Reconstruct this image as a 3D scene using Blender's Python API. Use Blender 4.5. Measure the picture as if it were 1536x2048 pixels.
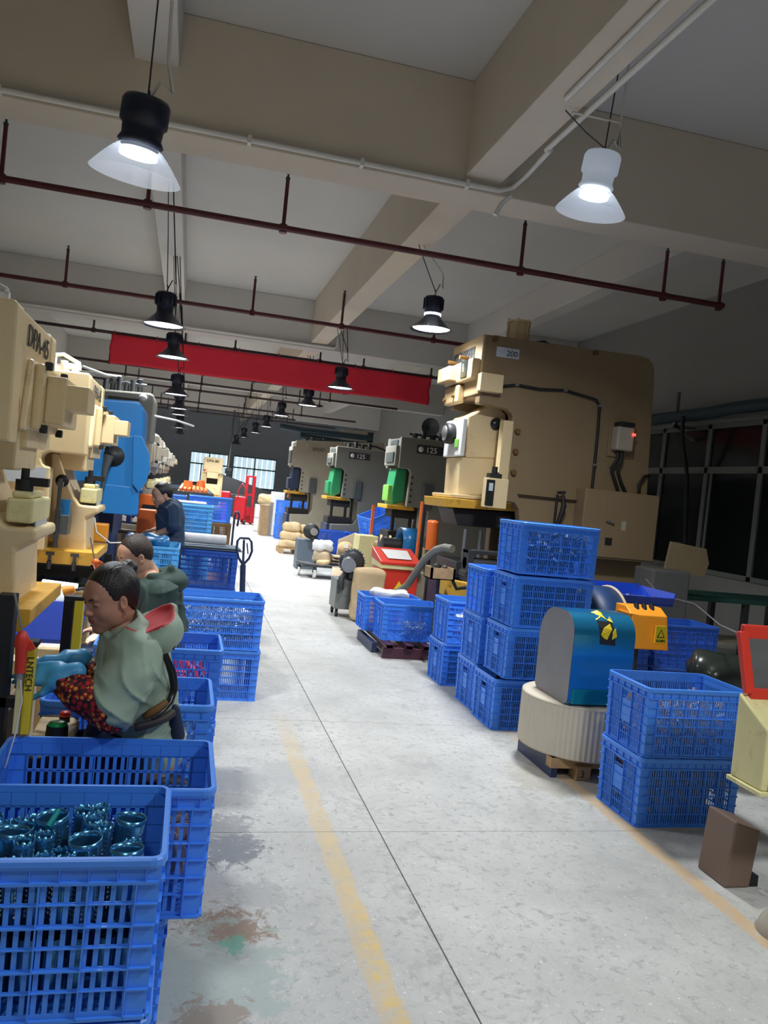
import bpy, bmesh, math, random
import numpy as np
from mathutils import Vector, Matrix, Euler
random.seed(7)
SC = bpy.context.scene
for o in list(bpy.data.objects): bpy.data.objects.remove(o)
COL = SC.collection
# ---------------------------------------------------------------- camera
RW = np.array([[0.96635225, -0.09253421, -0.24000157], [-0.23655796, 0.04670503, -0.97049419], [0.10101319, 0.99461352, 0.02324381]])
CAMH = 1.6
cam = bpy.data.cameras.new('camera'); camo = bpy.data.objects.new('camera', cam); COL.objects.link(camo)
M4 = Matrix([[*RW[0], 0], [*RW[1], 0], [*RW[2], CAMH], [0, 0, 0, 1]])
camo.matrix_world = M4
cam.sensor_fit = 'VERTICAL'; cam.sensor_height = 36; cam.sensor_width = 27; cam.lens = 36 * 1600 / 2048
cam.clip_start = .05; cam.clip_end = 200
SC.camera = camo
# ---------------------------------------------------------------- world, exposure
w = bpy.data.worlds.new('world'); SC.world = w; w.use_nodes = True
w.node_tree.nodes['Background'].inputs[0].default_value = (.80, .90, 1, 1)
w.node_tree.nodes['Background'].inputs[1].default_value = 2.6
SC.view_settings.view_transform = 'Standard'; SC.view_settings.look = 'None'
SC.view_settings.exposure = 0.12; SC.view_settings.gamma = 1
LAMP_W = 46.0
def area_light(name, loc, size, watt, col=(.94, .97, 1), parent=None, rot=(0, 0, 0), spread=155):
    l = bpy.data.lights.new(name, 'AREA'); l.shape = 'DISK'; l.size = size; l.energy = watt; l.color = col
    l.spread = math.radians(spread)
    o = bpy.data.objects.new(name, l); COL.objects.link(o); o.location = loc; o.rotation_euler = rot
    if parent: o.parent = parent
    return o
# lamps of the hall that hang behind the photographer
for i, (x, y, p) in enumerate([(-.45, .2, .35), (2.45, .9, 1.25), (-.45, -3.8, .3), (2.45, -3.4, .6)]):
    area_light('hall_light', (x, y, 3.3), .4, LAMP_W * p)

# ---------------------------------------------------------------- helpers
def n_(v):
    v = np.array(v, float); return v / np.linalg.norm(v)
def ray(px, py): return RW @ np.array([px - 768., -(py - 1024.), -1600.])
def at(px, py, Y):                 # a point of the hall at distance Y down the aisle
    r = ray(px, py); return Vector((r[0] * Y / r[1], Y, CAMH + r[2] * Y / r[1]))
def fl(px, py, z=0.):              # a point at height z
    r = ray(px, py); s = (z - CAMH) / r[2]; return Vector((r[0] * s, r[1] * s, z))
def sx(px, py, X):
    r = ray(px, py); s = X / r[0]; return Vector((X, r[1] * s, CAMH + r[2] * s))

MATS = {}
def mat(name, col, rough=.5, metal=0., var=.10, scale=4., bump=0., emit=None, estr=1., spec=.5, dirt=None, dscale=6., alpha=1., coat=0.):
    if name in MATS: return MATS[name]
    m = bpy.data.materials.new(name); m.use_nodes = True; nt = m.node_tree; N = nt.nodes; L = nt.links
    b = N['Principled BSDF']
    b.inputs['Roughness'].default_value = rough; b.inputs['Metallic'].default_value = metal
    b.inputs['Specular IOR Level'].default_value = spec
    if coat: b.inputs['Coat Weight'].default_value = coat; b.inputs['Coat Roughness'].default_value = .1
    if alpha < 1: b.inputs['Alpha'].default_value = alpha
    tc = N.new('ShaderNodeTexCoord'); no = N.new('ShaderNodeTexNoise')
    no.inputs['Scale'].default_value = scale; no.inputs['Detail'].default_value = 6; no.inputs['Roughness'].default_value = .62
    L.new(tc.outputs['Object'], no.inputs['Vector'])
    r = N.new('ShaderNodeValToRGB'); c = np.array(col)
    r.color_ramp.elements[0].position = .3; r.color_ramp.elements[1].position = .7
    r.color_ramp.elements[0].color = (*np.clip(c * (1 - var), 0, 1), 1); r.color_ramp.elements[1].color = (*np.clip(c * (1 + var * .5), 0, 1), 1)
    L.new(no.outputs['Fac'], r.inputs[0]); out = r.outputs[0]
    if dirt:
        n2 = N.new('ShaderNodeTexNoise'); n2.inputs['Scale'].default_value = dscale; n2.inputs['Detail'].default_value = 9; n2.inputs['Roughness'].default_value = .7
        L.new(tc.outputs['Object'], n2.inputs['Vector'])
        r2 = N.new('ShaderNodeValToRGB'); r2.color_ramp.elements[0].position = .56; r2.color_ramp.elements[1].position = .68
        mx = N.new('ShaderNodeMix'); mx.data_type = 'RGBA'; mx.inputs[7].default_value = (*dirt, 1)
        L.new(n2.outputs['Fac'], r2.inputs[0]); L.new(r2.outputs[0], mx.inputs[0]); L.new(out, mx.inputs[6]); out = mx.outputs[2]
    L.new(out, b.inputs['Base Color'])
    if bump:
        bp = N.new('ShaderNodeBump'); bp.inputs['Strength'].default_value = bump; bp.inputs['Distance'].default_value = .01
        n3 = N.new('ShaderNodeTexNoise'); n3.inputs['Scale'].default_value = scale * 6; n3.inputs['Detail'].default_value = 4
        L.new(tc.outputs['Object'], n3.inputs['Vector']); L.new(n3.outputs['Fac'], bp.inputs['Height']); L.new(bp.outputs[0], b.inputs['Normal'])
    if emit: b.inputs['Emission Color'].default_value = (*emit, 1); b.inputs['Emission Strength'].default_value = estr
    MATS[name] = m; return m

def wloc(p):
    v = Vector((0, 0, 0))
    while p is not None: v = v + Vector(p.location); p = p.parent
    return v
def tag(o, label=None, cat=None, group=None, kind=None):
    if label: o['label'] = label
    if cat: o['category'] = cat
    if group: o['group'] = group
    if kind: o['kind'] = kind
    return o
def thing(name, label, cat, loc=(0, 0, 0), group=None, rz=0):
    o = bpy.data.objects.new(name, None); o.empty_display_size = .1; COL.objects.link(o); o.location = loc; o.rotation_euler = (0, 0, rz)
    return tag(o, label, cat, group)
def dup(root, loc, label=None, group=None, rz=None, scale=None):
    r = root.copy(); COL.objects.link(r); r.location = loc
    if rz is not None: r.rotation_euler = (0, 0, rz)
    if scale: r.scale = (scale,) * 3 if not hasattr(scale, '__len__') else scale
    if label: r['label'] = label
    if group: r['group'] = group
    for ch in list(root.children):
        c = ch.copy(); COL.objects.link(c); c.parent = r
        for g in list(ch.children):
            d = g.copy(); COL.objects.link(d); d.parent = c
    return r

class MB:
    def __init__(s): s.v = []; s.f = []; s.s = []
    def add(s, vs, fs, sm=False):
        b = len(s.v); s.v += [tuple(v) for v in vs]; s.f += [tuple(b + i for i in f) for f in fs]; s.s += [sm] * len(fs); return s
    def box(s, x0, x1, y0, y1, z0, z1):
        vs = [(x, y, z) for x in (x0, x1) for y in (y0, y1) for z in (z0, z1)]
        return s.add(vs, [(0, 1, 3, 2), (4, 6, 7, 5), (0, 4, 5, 1), (2, 3, 7, 6), (0, 2, 6, 4), (1, 5, 7, 3)])
    def obox(s, c, size, rot=(0, 0, 0)):
        R = Euler(rot).to_matrix(); c = Vector(c); sx_, sy_, sz_ = [q / 2 for q in size]
        vs = [c + R @ Vector((x, y, z)) for x in (-sx_, sx_) for y in (-sy_, sy_) for z in (-sz_, sz_)]
        return s.add(vs, [(0, 1, 3, 2), (4, 6, 7, 5), (0, 4, 5, 1), (2, 3, 7, 6), (0, 2, 6, 4), (1, 5, 7, 3)])
    def bar(s, a, b, wd, th=None, up=(0, 0, 1)):
        a = Vector(a); b = Vector(b); th = th or wd; d = (b - a).normalized(); u = Vector(up)
        if abs(d.dot(u)) > .95: u = Vector((1, 0, 0))
        sd = d.cross(u).normalized(); u = sd.cross(d)
        vs = [p + sd * i * wd / 2 + u * j * th / 2 for p in (a, b) for i, j in ((-1, -1), (1, -1), (1, 1), (-1, 1))]
        return s.add(vs, [(0, 1, 2, 3), (7, 6, 5, 4), (0, 4, 5, 1), (1, 5, 6, 2), (2, 6, 7, 3), (3, 7, 4, 0)])
    def cyl(s, a, b, r, r2=None, n=20, cap=True):
        a = Vector(a); b = Vector(b); r2 = r if r2 is None else r2; d = (b - a).normalized()
        u = d.orthogonal().normalized(); w_ = d.cross(u)
        vs = []
        for p, q in ((a, r), (b, r2)):
            for i in range(n):
                t = 2 * math.pi * i / n; vs.append(p + (u * math.cos(t) + w_ * math.sin(t)) * q)
        s.add(vs, [(i, (i + 1) % n, n + (i + 1) % n, n + i) for i in range(n)], True)
        if cap: s.add(vs, [tuple(range(n))[::-1], tuple(range(n, 2 * n))])
        return s
    def tube(s, pts, r, n=8, cap=True):
        pts = [Vector(p) for p in pts]; rings = []; u = None
        for i, p in enumerate(pts):
            d = (pts[min(i + 1, len(pts) - 1)] - pts[max(i - 1, 0)]).normalized()
            u = d.orthogonal().normalized() if u is None else (u - d * u.dot(d)).normalized()
            w_ = d.cross(u); rr = r[i] if hasattr(r, '__len__') else r
            rings += [p + (u * math.cos(2 * math.pi * k / n) + w_ * math.sin(2 * math.pi * k / n)) * rr for k in range(n)]
        fs = [(i * n + k, i * n + (k + 1) % n, (i + 1) * n + (k + 1) % n, (i + 1) * n + k) for i in range(len(pts) - 1) for k in range(n)]
        s.add(rings, fs, True)
        if cap: s.add(rings, [tuple(range(n))[::-1], tuple(range(len(rings) - n, len(rings)))])
        return s
    def lathe(s, c, prof, n=28, axis='z', close=False):
        c = Vector(c); vs = []
        for r, h in prof:
            for i in range(n):
                t = 2 * math.pi * i / n; a, b = r * math.cos(t), r * math.sin(t)
                vs.append(c + Vector({'z': (a, b, h), 'x': (h, a, b), 'y': (b, h, a)}[axis]))
        m = len(prof)
        s.add(vs, [(j * n + i, j * n + (i + 1) % n, (j + 1) * n + (i + 1) % n, (j + 1) * n + i) for j in range(m - 1) for i in range(n)], True)
        if close: s.add(vs, [tuple(range(n))[::-1], tuple(range((m - 1) * n, m * n))])
        return s
    def prism(s, poly, axis, a, b):
        n = len(poly); vs = []
        for h in (a, b):
            for p, q in poly: vs.append({'x': (h, p, q), 'y': (p, h, q), 'z': (p, q, h)}[axis])
        return s.add(vs, [(i, (i + 1) % n, n + (i + 1) % n, n + i) for i in range(n)] + [tuple(range(n))[::-1], tuple(range(n, 2 * n))])
    def build(s, name, m, parent=None, bevel=0, loc=None, local=False, label=None, cat=None, group=None, kind=None, seg=2):
        me = bpy.data.meshes.new(name); off = Vector((0, 0, 0))
        if parent is not None and not local: off = wloc(parent)
        if loc is not None: off = off + Vector(loc) if parent is not None else Vector(loc)
        V = [(v[0] - off.x, v[1] - off.y, v[2] - off.z) for v in s.v]
        me.from_pydata(V, [], s.f); me.polygons.foreach_set('use_smooth', s.s)
        bm = bmesh.new(); bm.from_mesh(me); bmesh.ops.recalc_face_normals(bm, faces=bm.faces); bm.to_mesh(me); bm.free()
        me.materials.append(MATS[m] if isinstance(m, str) else m)
        o = bpy.data.objects.new(name, me); COL.objects.link(o)
        if parent is not None: o.parent = parent
        if loc is not None: o.location = loc
        if bevel:
            md = o.modifiers.new('bevel', 'BEVEL'); md.width = bevel; md.segments = seg; md.limit_method = 'ANGLE'; md.angle_limit = .6
        return tag(o, label, cat, group, kind)

def text(body, size, origin, right, up, m, parent, depth=.0015, name='lettering', align='LEFT', squeeze=1.):
    cu = bpy.data.curves.new(name, 'FONT'); cu.body = body; cu.size = size; cu.extrude = depth; cu.align_x = align
    t = bpy.data.objects.new('tmp', cu); COL.objects.link(t)
    dg = bpy.context.evaluated_depsgraph_get(); me = bpy.data.meshes.new_from_object(t.evaluated_get(dg))
    bpy.data.objects.remove(t)
    r = Vector(right).normalized(); u = Vector(up).normalized(); u = (u - r * u.dot(r)).normalized(); nn = r.cross(u)
    org = Vector(origin) - wloc(parent)
    me.transform(Matrix(((r.x * squeeze, u.x, nn.x, org.x), (r.y * squeeze, u.y, nn.y, org.y), (r.z * squeeze, u.z, nn.z, org.z), (0, 0, 0, 1))))
    me.materials.clear(); me.materials.append(MATS[m]); o = bpy.data.objects.new(name, me); COL.objects.link(o); o.parent = parent
    return o

# ---- smooth solid shapes: blended capsules and ellipsoids turned into one surface
def sdf_mesh(parts, h=.006, disp=None):
    lo = np.array([1e9] * 3); hi = -lo; bbs = []
    for p in parts:
        k = p['k']
        if p['t'] == 'cap':
            a, b = np.array(p['a'], float), np.array(p['b'], float); r = max(p['ra'], p['rb'])
            l_, h_ = np.minimum(a, b) - r, np.maximum(a, b) + r
        else:
            c = np.array(p['c'], float); r = np.max(p['r']); l_, h_ = c - r, c + r
        m_ = k + 3 * h + .012
        bbs.append((l_ - m_, h_ + m_))
        if p.get('op', 'add') == 'add': lo = np.minimum(lo, l_ - 2 * h - .02); hi = np.maximum(hi, h_ + 2 * h + .02)
    n = np.ceil((hi - lo) / h).astype(int) + 1
    ax = [lo[i] + np.arange(n[i]) * h for i in range(3)]
    D = np.full(n, 1.)
    for p, (l_, h_) in zip(parts, bbs):
        i0 = np.clip(((l_ - lo) / h).astype(int), 0, n); i1 = np.clip(((h_ - lo) / h).astype(int) + 2, 0, n)
        if (i1 <= i0).any(): continue
        sl = tuple(slice(i0[i], i1[i]) for i in range(3))
        X, Y, Z = np.meshgrid(ax[0][sl[0]], ax[1][sl[1]], ax[2][sl[2]], indexing='ij'); P = np.stack([X, Y, Z], -1)
        if p['t'] == 'cap':
            a, b = np.array(p['a'], float), np.array(p['b'], float); d = b - a; t = np.clip(((P - a) @ d) / (d @ d + 1e-12), 0, 1)
            q = P - a - t[..., None] * d
            d = np.linalg.norm(q, axis=-1) - (p['ra'] + (p['rb'] - p['ra']) * t)
        else:
            q = P - np.array(p['c'], float); R = p.get('R')
            if R is not None: q = q @ R
            r = np.array(p['r'], float)
            if p['t'] == 'box':
                qq = np.abs(q) - (r - p['rd']); d = np.linalg.norm(np.maximum(qq, 0), axis=-1) + np.minimum(qq.max(-1), 0) - p['rd']
            else:
                k0 = np.linalg.norm(q / r, axis=-1); k1 = np.linalg.norm(q / (r * r), axis=-1) + 1e-9; d = k0 * (k0 - 1) / k1
        k = p['k']; o = D[sl]
        if p.get('op', 'add') == 'add':
            hh = np.clip(.5 + .5 * (o - d) / k, 0, 1); D[sl] = o * (1 - hh) + d * hh - k * hh * (1 - hh)
        else:
            hh = np.clip(.5 - .5 * (o + d) / k, 0, 1); D[sl] = o * (1 - hh) - d * hh + k * hh * (1 - hh)
    if disp is not None:
        X, Y, Z = np.meshgrid(*ax, indexing='ij'); D = D + disp(X, Y, Z)
    S = D < 0; nx, ny, nz = n - 1
    acc = np.zeros((nx, ny, nz, 3)); cnt = np.zeros((nx, ny, nz))
    corners = [(i, j, k) for i in (0, 1) for j in (0, 1) for k in (0, 1)]
    for a_ in corners:
        for axn in range(3):
            if a_[axn] == 1: continue
            b_ = list(a_); b_[axn] = 1
            da = D[a_[0]:a_[0] + nx, a_[1]:a_[1] + ny, a_[2]:a_[2] + nz]; db = D[b_[0]:b_[0] + nx, b_[1]:b_[1] + ny, b_[2]:b_[2] + nz]
            cr = (da < 0) != (db < 0); t = np.where(cr, da / (da - db + 1e-12), 0)
            for q in range(3): acc[..., q] += np.where(cr, a_[q] + (t if q == axn else 0), 0)
            cnt += cr
    act = cnt > 0; idx = -np.ones(act.shape, int); idx[act] = np.arange(act.sum())
    cc = np.argwhere(act); V = lo + (cc + acc[act] / cnt[act][:, None]) * h
    F = []
    for axn in range(3):
        s0 = [slice(None)] * 3; s1 = [slice(None)] * 3; s0[axn] = slice(0, -1); s1[axn] = slice(1, None)
        e = np.argwhere(S[tuple(s0)] != S[tuple(s1)]); u, v = (axn + 1) % 3, (axn + 2) % 3
        ok = (e[:, u] > 0) & (e[:, v] > 0) & (e[:, u] < n[u] - 1) & (e[:, v] < n[v] - 1); e = e[ok]
        ins = S[tuple(e.T)]
        q = []
        for du, dv in ((-1, -1), (0, -1), (0, 0), (-1, 0)):
            z = e.copy(); z[:, u] += du; z[:, v] += dv; q.append(idx[tuple(z.T)])
        q = np.stack(q, 1); q[~ins] = q[~ins][:, ::-1]; F.append(q)
    return V, np.concatenate(F)
def cap(a, b, ra, rb=None, k=.02, op='add'): return dict(t='cap', a=tuple(a), b=tuple(b), ra=ra, rb=ra if rb is None else rb, k=k, op=op)
def ell(c, r, R=None, k=.02, op='add'): return dict(t='ell', c=tuple(c), r=tuple(r) if hasattr(r, '__len__') else (r,) * 3, R=R, k=k, op=op)
def sbox(c, r, rd, R=None, k=.02, op='add'): return dict(t='box', c=tuple(c), r=tuple(r), rd=rd, R=R, k=k, op=op)
def solid(name, parts, m, parent=None, h=.006, disp=None, mats=None, pick=None, loc=None, **kw):
    V, F = sdf_mesh(parts, h, disp); off = np.array(wloc(parent)) if parent is not None else np.array(loc if loc is not None else (0, 0, 0))
    me = bpy.data.meshes.new(name); me.from_pydata((V - off).tolist(), [], F.tolist()); me.polygons.foreach_set('use_smooth', [True] * len(F))
    me.materials.append(MATS[m])
    if mats:
        for q in mats: me.materials.append(MATS[q])
        me.polygons.foreach_set('material_index', pick(V[F].mean(1)).astype(int))
    o = bpy.data.objects.new(name, me); COL.objects.link(o)
    if parent is not None: o.parent = parent
    elif loc is not None: o.location = loc
    return tag(o, kw.get('label'), kw.get('cat'), kw.get('group'), kw.get('kind'))
def xf(parts, Rm, c, s=1.):        # parts given in a local frame -> the hall
    Rm = np.array(Rm); c = np.array(c); out = []
    for p in parts:
        p = dict(p); p['k'] = p['k'] * s
        if p['t'] == 'cap': p['a'] = tuple(c + Rm @ np.array(p['a']) * s); p['b'] = tuple(c + Rm @ np.array(p['b']) * s); p['ra'] *= s; p['rb'] *= s
        else:
            p['c'] = tuple(c + Rm @ np.array(p['c']) * s); p['r'] = tuple(np.array(p['r']) * s); p['R'] = Rm if p.get('R') is None else Rm @ p['R']
            if 'rd' in p: p['rd'] *= s
        out.append(p)
    return out
def folds(amp, f=30., d=(1, .3, .8), e=(.2, 1, .5)):
    d = n_(d); e = n_(e)
    return lambda X, Y, Z: amp * (np.sin(f * (d[0] * X + d[1] * Y + d[2] * Z) + 2.2 * np.sin(f * .45 * (e[0] * X + e[1] * Y + e[2] * Z))) + .5 * np.sin(f * 1.9 * (e[0] * X - e[1] * Y + e[2] * Z) + 1.7 * np.sin(f * .7 * (d[0] * Z + d[1] * X + d[2] * Y))))

# ---------------------------------------------------------------- materials
mat('ceiling_paint', (.60, .59, .56), .9, var=.05, scale=.5, bump=.05)
mat('beam_cream', (.64, .57, .47), .9, var=.07, scale=.7, bump=.05)
mat('beam_white', (.62, .60, .57), .9, var=.05, scale=.6)
mat('wall_paint', (.52, .52, .50), .9, var=.07, scale=.4)
mat('wall_right_paint', (.30, .295, .28), .9, var=.07, scale=.4)
mat('wall_blue_grey', (.38, .42, .47), .9, var=.08, scale=.4)
mat('joint_grey', (.20, .20, .19), .9)
mat('wall_dark', (.045, .055, .05), .8, var=.2)
mat('frame_aluminium', (.20, .22, .20), .5, metal=.3)
mat('dark_glass', (.006, .011, .010), .15, var=0, spec=.25)
mat('window_green', (.02, .09, .07), .5)
mat('clear_glass', (.8, .95, .9), .05, alpha=.15)
mat('pipe_maroon', (.10, .015, .018), .45, var=.15)
mat('pipe_dark', (.045, .02, .025), .5)
mat('pipe_teal', (.02, .045, .06), .5)
mat('conduit_white', (.72, .71, .66), .6, var=.05)
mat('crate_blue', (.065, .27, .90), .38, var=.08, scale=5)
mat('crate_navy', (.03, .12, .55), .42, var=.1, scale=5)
mat('crate_cyan', (.13, .50, .92), .4, var=.06)
mat('crate_brown', (.30, .17, .07), .6, var=.2)
mat('navy_and_slot_shade', (.012, .04, .12), .5)  # navy of the second coil; also the shade painted into crate slots
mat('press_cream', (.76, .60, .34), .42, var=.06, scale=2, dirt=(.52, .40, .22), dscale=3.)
mat('press_tan_shaded', (.26, .185, .10), .5, var=.07, scale=1.2, dirt=(.21, .15, .085), dscale=2.)  # same beige paint as the front, darkened because the side lies in shade
mat('press_tan_lit', (.52, .38, .20), .45, var=.07, scale=1.5)  # lighter copy of that paint for the lit front of the press
mat('press_grey', (.20, .197, .165), .5, var=.08, scale=1.5)
mat('press_greybeige', (.40, .36, .28), .5, var=.08)
mat('press_blue', (.02, .21, .56), .38, var=.08, scale=2)
mat('die_yellow', (.72, .40, .04), .5, var=.15, scale=8, dirt=(.25, .15, .04), dscale=9)
mat('curtain_yellow', (.80, .62, .03), .35, var=.04)
mat('steel', (.45, .46, .46), .35, metal=.85, var=.15)
mat('dark_steel', (.06, .065, .07), .45, metal=.5, var=.2)
mat('black_rubber', (.012, .012, .013), .55)
mat('black_lamp', (.010, .014, .035), .4)
mat('banner_red', (.76, .022, .05), .75, var=.06, scale=1.5)
mat('lamp_white', (.9, .95, 1), .4, emit=(.88, .94, 1), estr=6, var=0)
mat('white_plastic', (.78, .78, .76), .4)
mat('orange', (.85, .17, .03), .4, var=.1)
mat('orange_box', (.80, .30, .02), .4, var=.05)
mat('red_paint', (.70, .045, .025), .38, var=.08)
mat('stacker_red', (.50, .008, .02), .35)
mat('green_cast', (.03, .30, .12), .4, var=.15)
mat('green_light', (.22, .55, .10), .4)
mat('pale_yellow', (.78, .72, .36), .42, var=.07, scale=4, dirt=(.55, .50, .24), dscale=7)
mat('amber', (.75, .42, .02), .4)
mat('sack_paper', (.62, .46, .26), .85, var=.12, scale=9, bump=.15)
mat('wood', (.45, .29, .14), .75, var=.25, scale=12, bump=.1)
mat('cardboard', (.52, .42, .29), .85, var=.08, scale=6)
mat('cardboard_shaded', (.22, .17, .09), .85)  # cardboard with the gloom at right put into its colour
mat('bin_shaded', (.10, .10, .095), .7)  # bin colour darkened to stand for the shade around it
mat('paper_roll', (.60, .54, .43), .8, var=.06, scale=5)
mat('brown_panel', (.20, .135, .10), .5, var=.05)
mat('film_white', (.75, .76, .78), .25, var=.12, scale=14, bump=.4)
mat('sheet_grey', (.10, .13, .17), .5)
mat('blower_grey', (.18, .20, .19), .45, var=.1, scale=8, dirt=(.03, .03, .03), dscale=14)
mat('slide_navy', (.02, .035, .09), .45)
mat('purple_steel', (.075, .02, .035), .4)
mat('tray_blue', (.01, .05, .42), .35)
mat('coil_blue', (.02, .30, .60), .25, metal=.65, var=.05, scale=2, coat=.6)
mat('coil_edge', (.28, .27, .27), .5, metal=.4)
mat('tape_yellow', (.90, .68, .02), .5)
mat('tape_black', (.015, .015, .015), .5)
mat('ink', (.035, .03, .03), .6)
mat('ink_white', (.85, .85, .82), .6)
mat('plate_dark', (.10, .115, .115), .4, metal=.3)
mat('badge_red', (.62, .03, .025), .5)
mat('button_green', (.01, .42, .12), .3)
mat('skin', (.48, .24, .16), .5, var=.06, scale=20)
mat('skin_light', (.52, .30, .20), .5, var=.06, scale=20)
mat('lips', (.42, .10, .09), .45)
mat('hair', (.010, .009, .010), .36, var=.4, scale=40, bump=.3)
mat('hair_soft', (.035, .022, .016), .5, var=.5, scale=35, bump=.4)
mat('sage', (.30, .40, .31), .62, var=.06, scale=4, bump=.04)
mat('hood_red', (.55, .04, .05), .75, var=.1)
mat('navy_cloth', (.012, .022, .06), .75, var=.15)
mat('dark_green_cloth', (.020, .05, .040), .7, var=.12)
mat('blue_shirt', (.022, .05, .10), .8, var=.1)
mat('tan_cloth', (.38, .28, .20), .85)
mat('glove', (.06, .33, .62), .42, var=.08, scale=12)
mat('strap_brown', (.16, .075, .015), .7)
mat('eye_dark', (.01, .008, .008), .3)
mat('parts_pale', (.55, .42, .38), .45, var=.4, scale=30)
mat('parts_silver', (.55, .62, .72), .3, metal=.6, var=.3, scale=30)
mat('parts_red', (.75, .03, .08), .4)
mat('blue_film', (.015, .17, .42), .3, var=.3, scale=6)
mat('teal_film', (.01, .30, .32), .3, metal=.5)
mat('sticker', (.55, .62, .68), .5, var=.1, scale=20)
mat('display_dark', (.02, .025, .02), .25)
mat('led_red', (1, .05, .02), .4, emit=(1, .03, .02), estr=6, var=0)
mat('worklight', (1, .97, 1), .4, emit=(1, .93, 1), estr=5, var=0)
mat('outdoor_panel', (.80, .90, .88), .6, var=.15, scale=1.5)

def mat_floor():
    m = bpy.data.materials.new('concrete'); m.use_nodes = True; nt = m.node_tree; N = nt.nodes; L = nt.links; b = N['Principled BSDF']
    tc = N.new('ShaderNodeTexCoord').outputs['Object']
    def noise(s, d=8, r=.65, vec=tc, dist=0.):
        n = N.new('ShaderNodeTexNoise'); n.inputs['Scale'].default_value = s; n.inputs['Detail'].default_value = d; n.inputs['Roughness'].default_value = r; n.inputs['Distortion'].default_value = dist
        L.new(vec, n.inputs['Vector']); return n.outputs['Fac']
    def ramp(f, a, b_, ca=(0, 0, 0), cb=(1, 1, 1)):
        r = N.new('ShaderNodeValToRGB'); r.color_ramp.elements[0].position = a; r.color_ramp.elements[1].position = b_
        r.color_ramp.elements[0].color = (*ca, 1); r.color_ramp.elements[1].color = (*cb, 1); L.new(f, r.inputs[0]); return r.outputs[0]
    def mix(f, a, b_, blend='MIX'):
        x = N.new('ShaderNodeMix'); x.data_type = 'RGBA'; x.blend_type = blend
        for s, v in ((0, f), (6, a), (7, b_)):
            if isinstance(v, (tuple, list)): x.inputs[s].default_value = (*v, 1)
            elif isinstance(v, (int, float)): x.inputs[s].default_value = v
            else: L.new(v, x.inputs[s])
        return x.outputs[2]
    def math_(op, a, b_=None, c=None):
        x = N.new('ShaderNodeMath'); x.operation = op
        for s, v in enumerate((a, b_, c)):
            if v is None: continue
            if isinstance(v, (int, float)): x.inputs[s].default_value = v
            else: L.new(v, x.inputs[s])
        return x.outputs[0]
    sp = N.new('ShaderNodeSeparateXYZ'); L.new(tc, sp.inputs[0]); X, Y = sp.outputs[0], sp.outputs[1]
    col = ramp(noise(1.1, 6), .3, .72, (.38, .38, .355), (.58, .58, .55))
    col = mix(ramp(noise(24, 10, .75, dist=.6), .53, .62), col, (.34, .34, .325))          # scuffs
    col = mix(ramp(noise(55, 6, .7), .60, .70), col, (.80, .79, .76))                        # pale chips
    col = mix(math_('MULTIPLY', ramp(noise(3.2, 9, .7, dist=.8), .56, .64), .55), col, (.33, .33, .31))
    mp = N.new('ShaderNodeMapping'); mp.inputs['Scale'].default_value = (9, 2.2, 1); mp.inputs['Rotation'].default_value = (0, 0, .6); L.new(tc, mp.inputs[0])
    col = mix(math_('MULTIPLY', ramp(noise(3.5, 8, .7, vec=mp.outputs[0]), .60, .68), .6), col, (.27, .27, .26))
    def spot(cx, cy, r, c, nf, strength=.9):
        d = math_('SQRT', math_('ADD', math_('POWER', math_('SUBTRACT', X, cx), 2), math_('POWER', math_('SUBTRACT', Y, cy), 2)))
        f = math_('ADD', math_('DIVIDE', d, r), math_('MULTIPLY', math_('SUBTRACT', nf, .5), 4.2))
        return mix(math_('MULTIPLY', ramp(f, .75, 1.0, (1, 1, 1), (0, 0, 0)), strength), col, c)
    nA, nB = noise(17, 10, .78, dist=.6), noise(7, 9, .75)
    for (p, r, c, nf, s) in [((460, 1700), .16, (.10, .12, .14), nA, .8), ((440, 1660), .18, (.17, .18, .19), nA, .7), ((450, 1860), .16, (.24, .16, .10), nA, .85),
                             ((390, 1960), .34, (.34, .40, .37), nB, .8), ((470, 1890), .05, (.12, .36, .27), nA, .8), ((520, 1790), .12, (.28, .29, .28), nA, .5), ((1330, 1640), .13, (.45, .33, .19), nA, .5),
                             ((430, 2040), .12, (.26, .18, .12), nA, .7), ((1110, 1560), .3, (.36, .33, .26), nB, .5), ((560, 1550), .25, (.38, .39, .38), nB, .6), ((470, 1560), .2, (.33, .34, .34), nB, .6)]:
        q = fl(*p); col = spot(q.x, q.y, r, c, nf, s)
    wob = math_('MULTIPLY', math_('SUBTRACT', noise(6, 6), .5), .06)
    def stripe(cx, hw, y0, y1, c, wear, amt):
        d = math_('ABSOLUTE', math_('SUBTRACT', math_('ADD', X, wob), cx))
        f = ramp(math_('DIVIDE', d, hw), .75, 1.05, (1, 1, 1), (0, 0, 0))
        f = math_('MULTIPLY', f, ramp(Y, 0, 1)) if False else f
        g = N.new('ShaderNodeMapRange'); g.inputs['From Min'].default_value = y1; g.inputs['From Max'].default_value = y1 - 1.2; L.new(Y, g.inputs['Value'])
        f = math_('MULTIPLY', f, g.outputs[0]); f = math_('MULTIPLY', f, wear)
        return mix(math_('MULTIPLY', f, amt), col, c)
    wear = ramp(noise(11, 9, .75), .30, .52)
    col = stripe(.765, .055, 0, 5.7, (.56, .43, .24), wear, .75)
    col = stripe(.775, .03, 0, 3.9, (.66, .46, .12), ramp(noise(14, 9, .7), .42, .6), .8)
    col = stripe(2.37, .05, 0, 5.6, (.55, .36, .17), wear, .75)
    col = stripe(1.0, .04, 0, 30, (.30, .30, .29), ramp(noise(14, 9, .7), .46, .6), .5)
    L.new(col, b.inputs['Base Color'])
    L.new(ramp(noise(4, 5), .3, .7, (.42,) * 3, (.62,) * 3), b.inputs['Roughness'])
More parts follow.
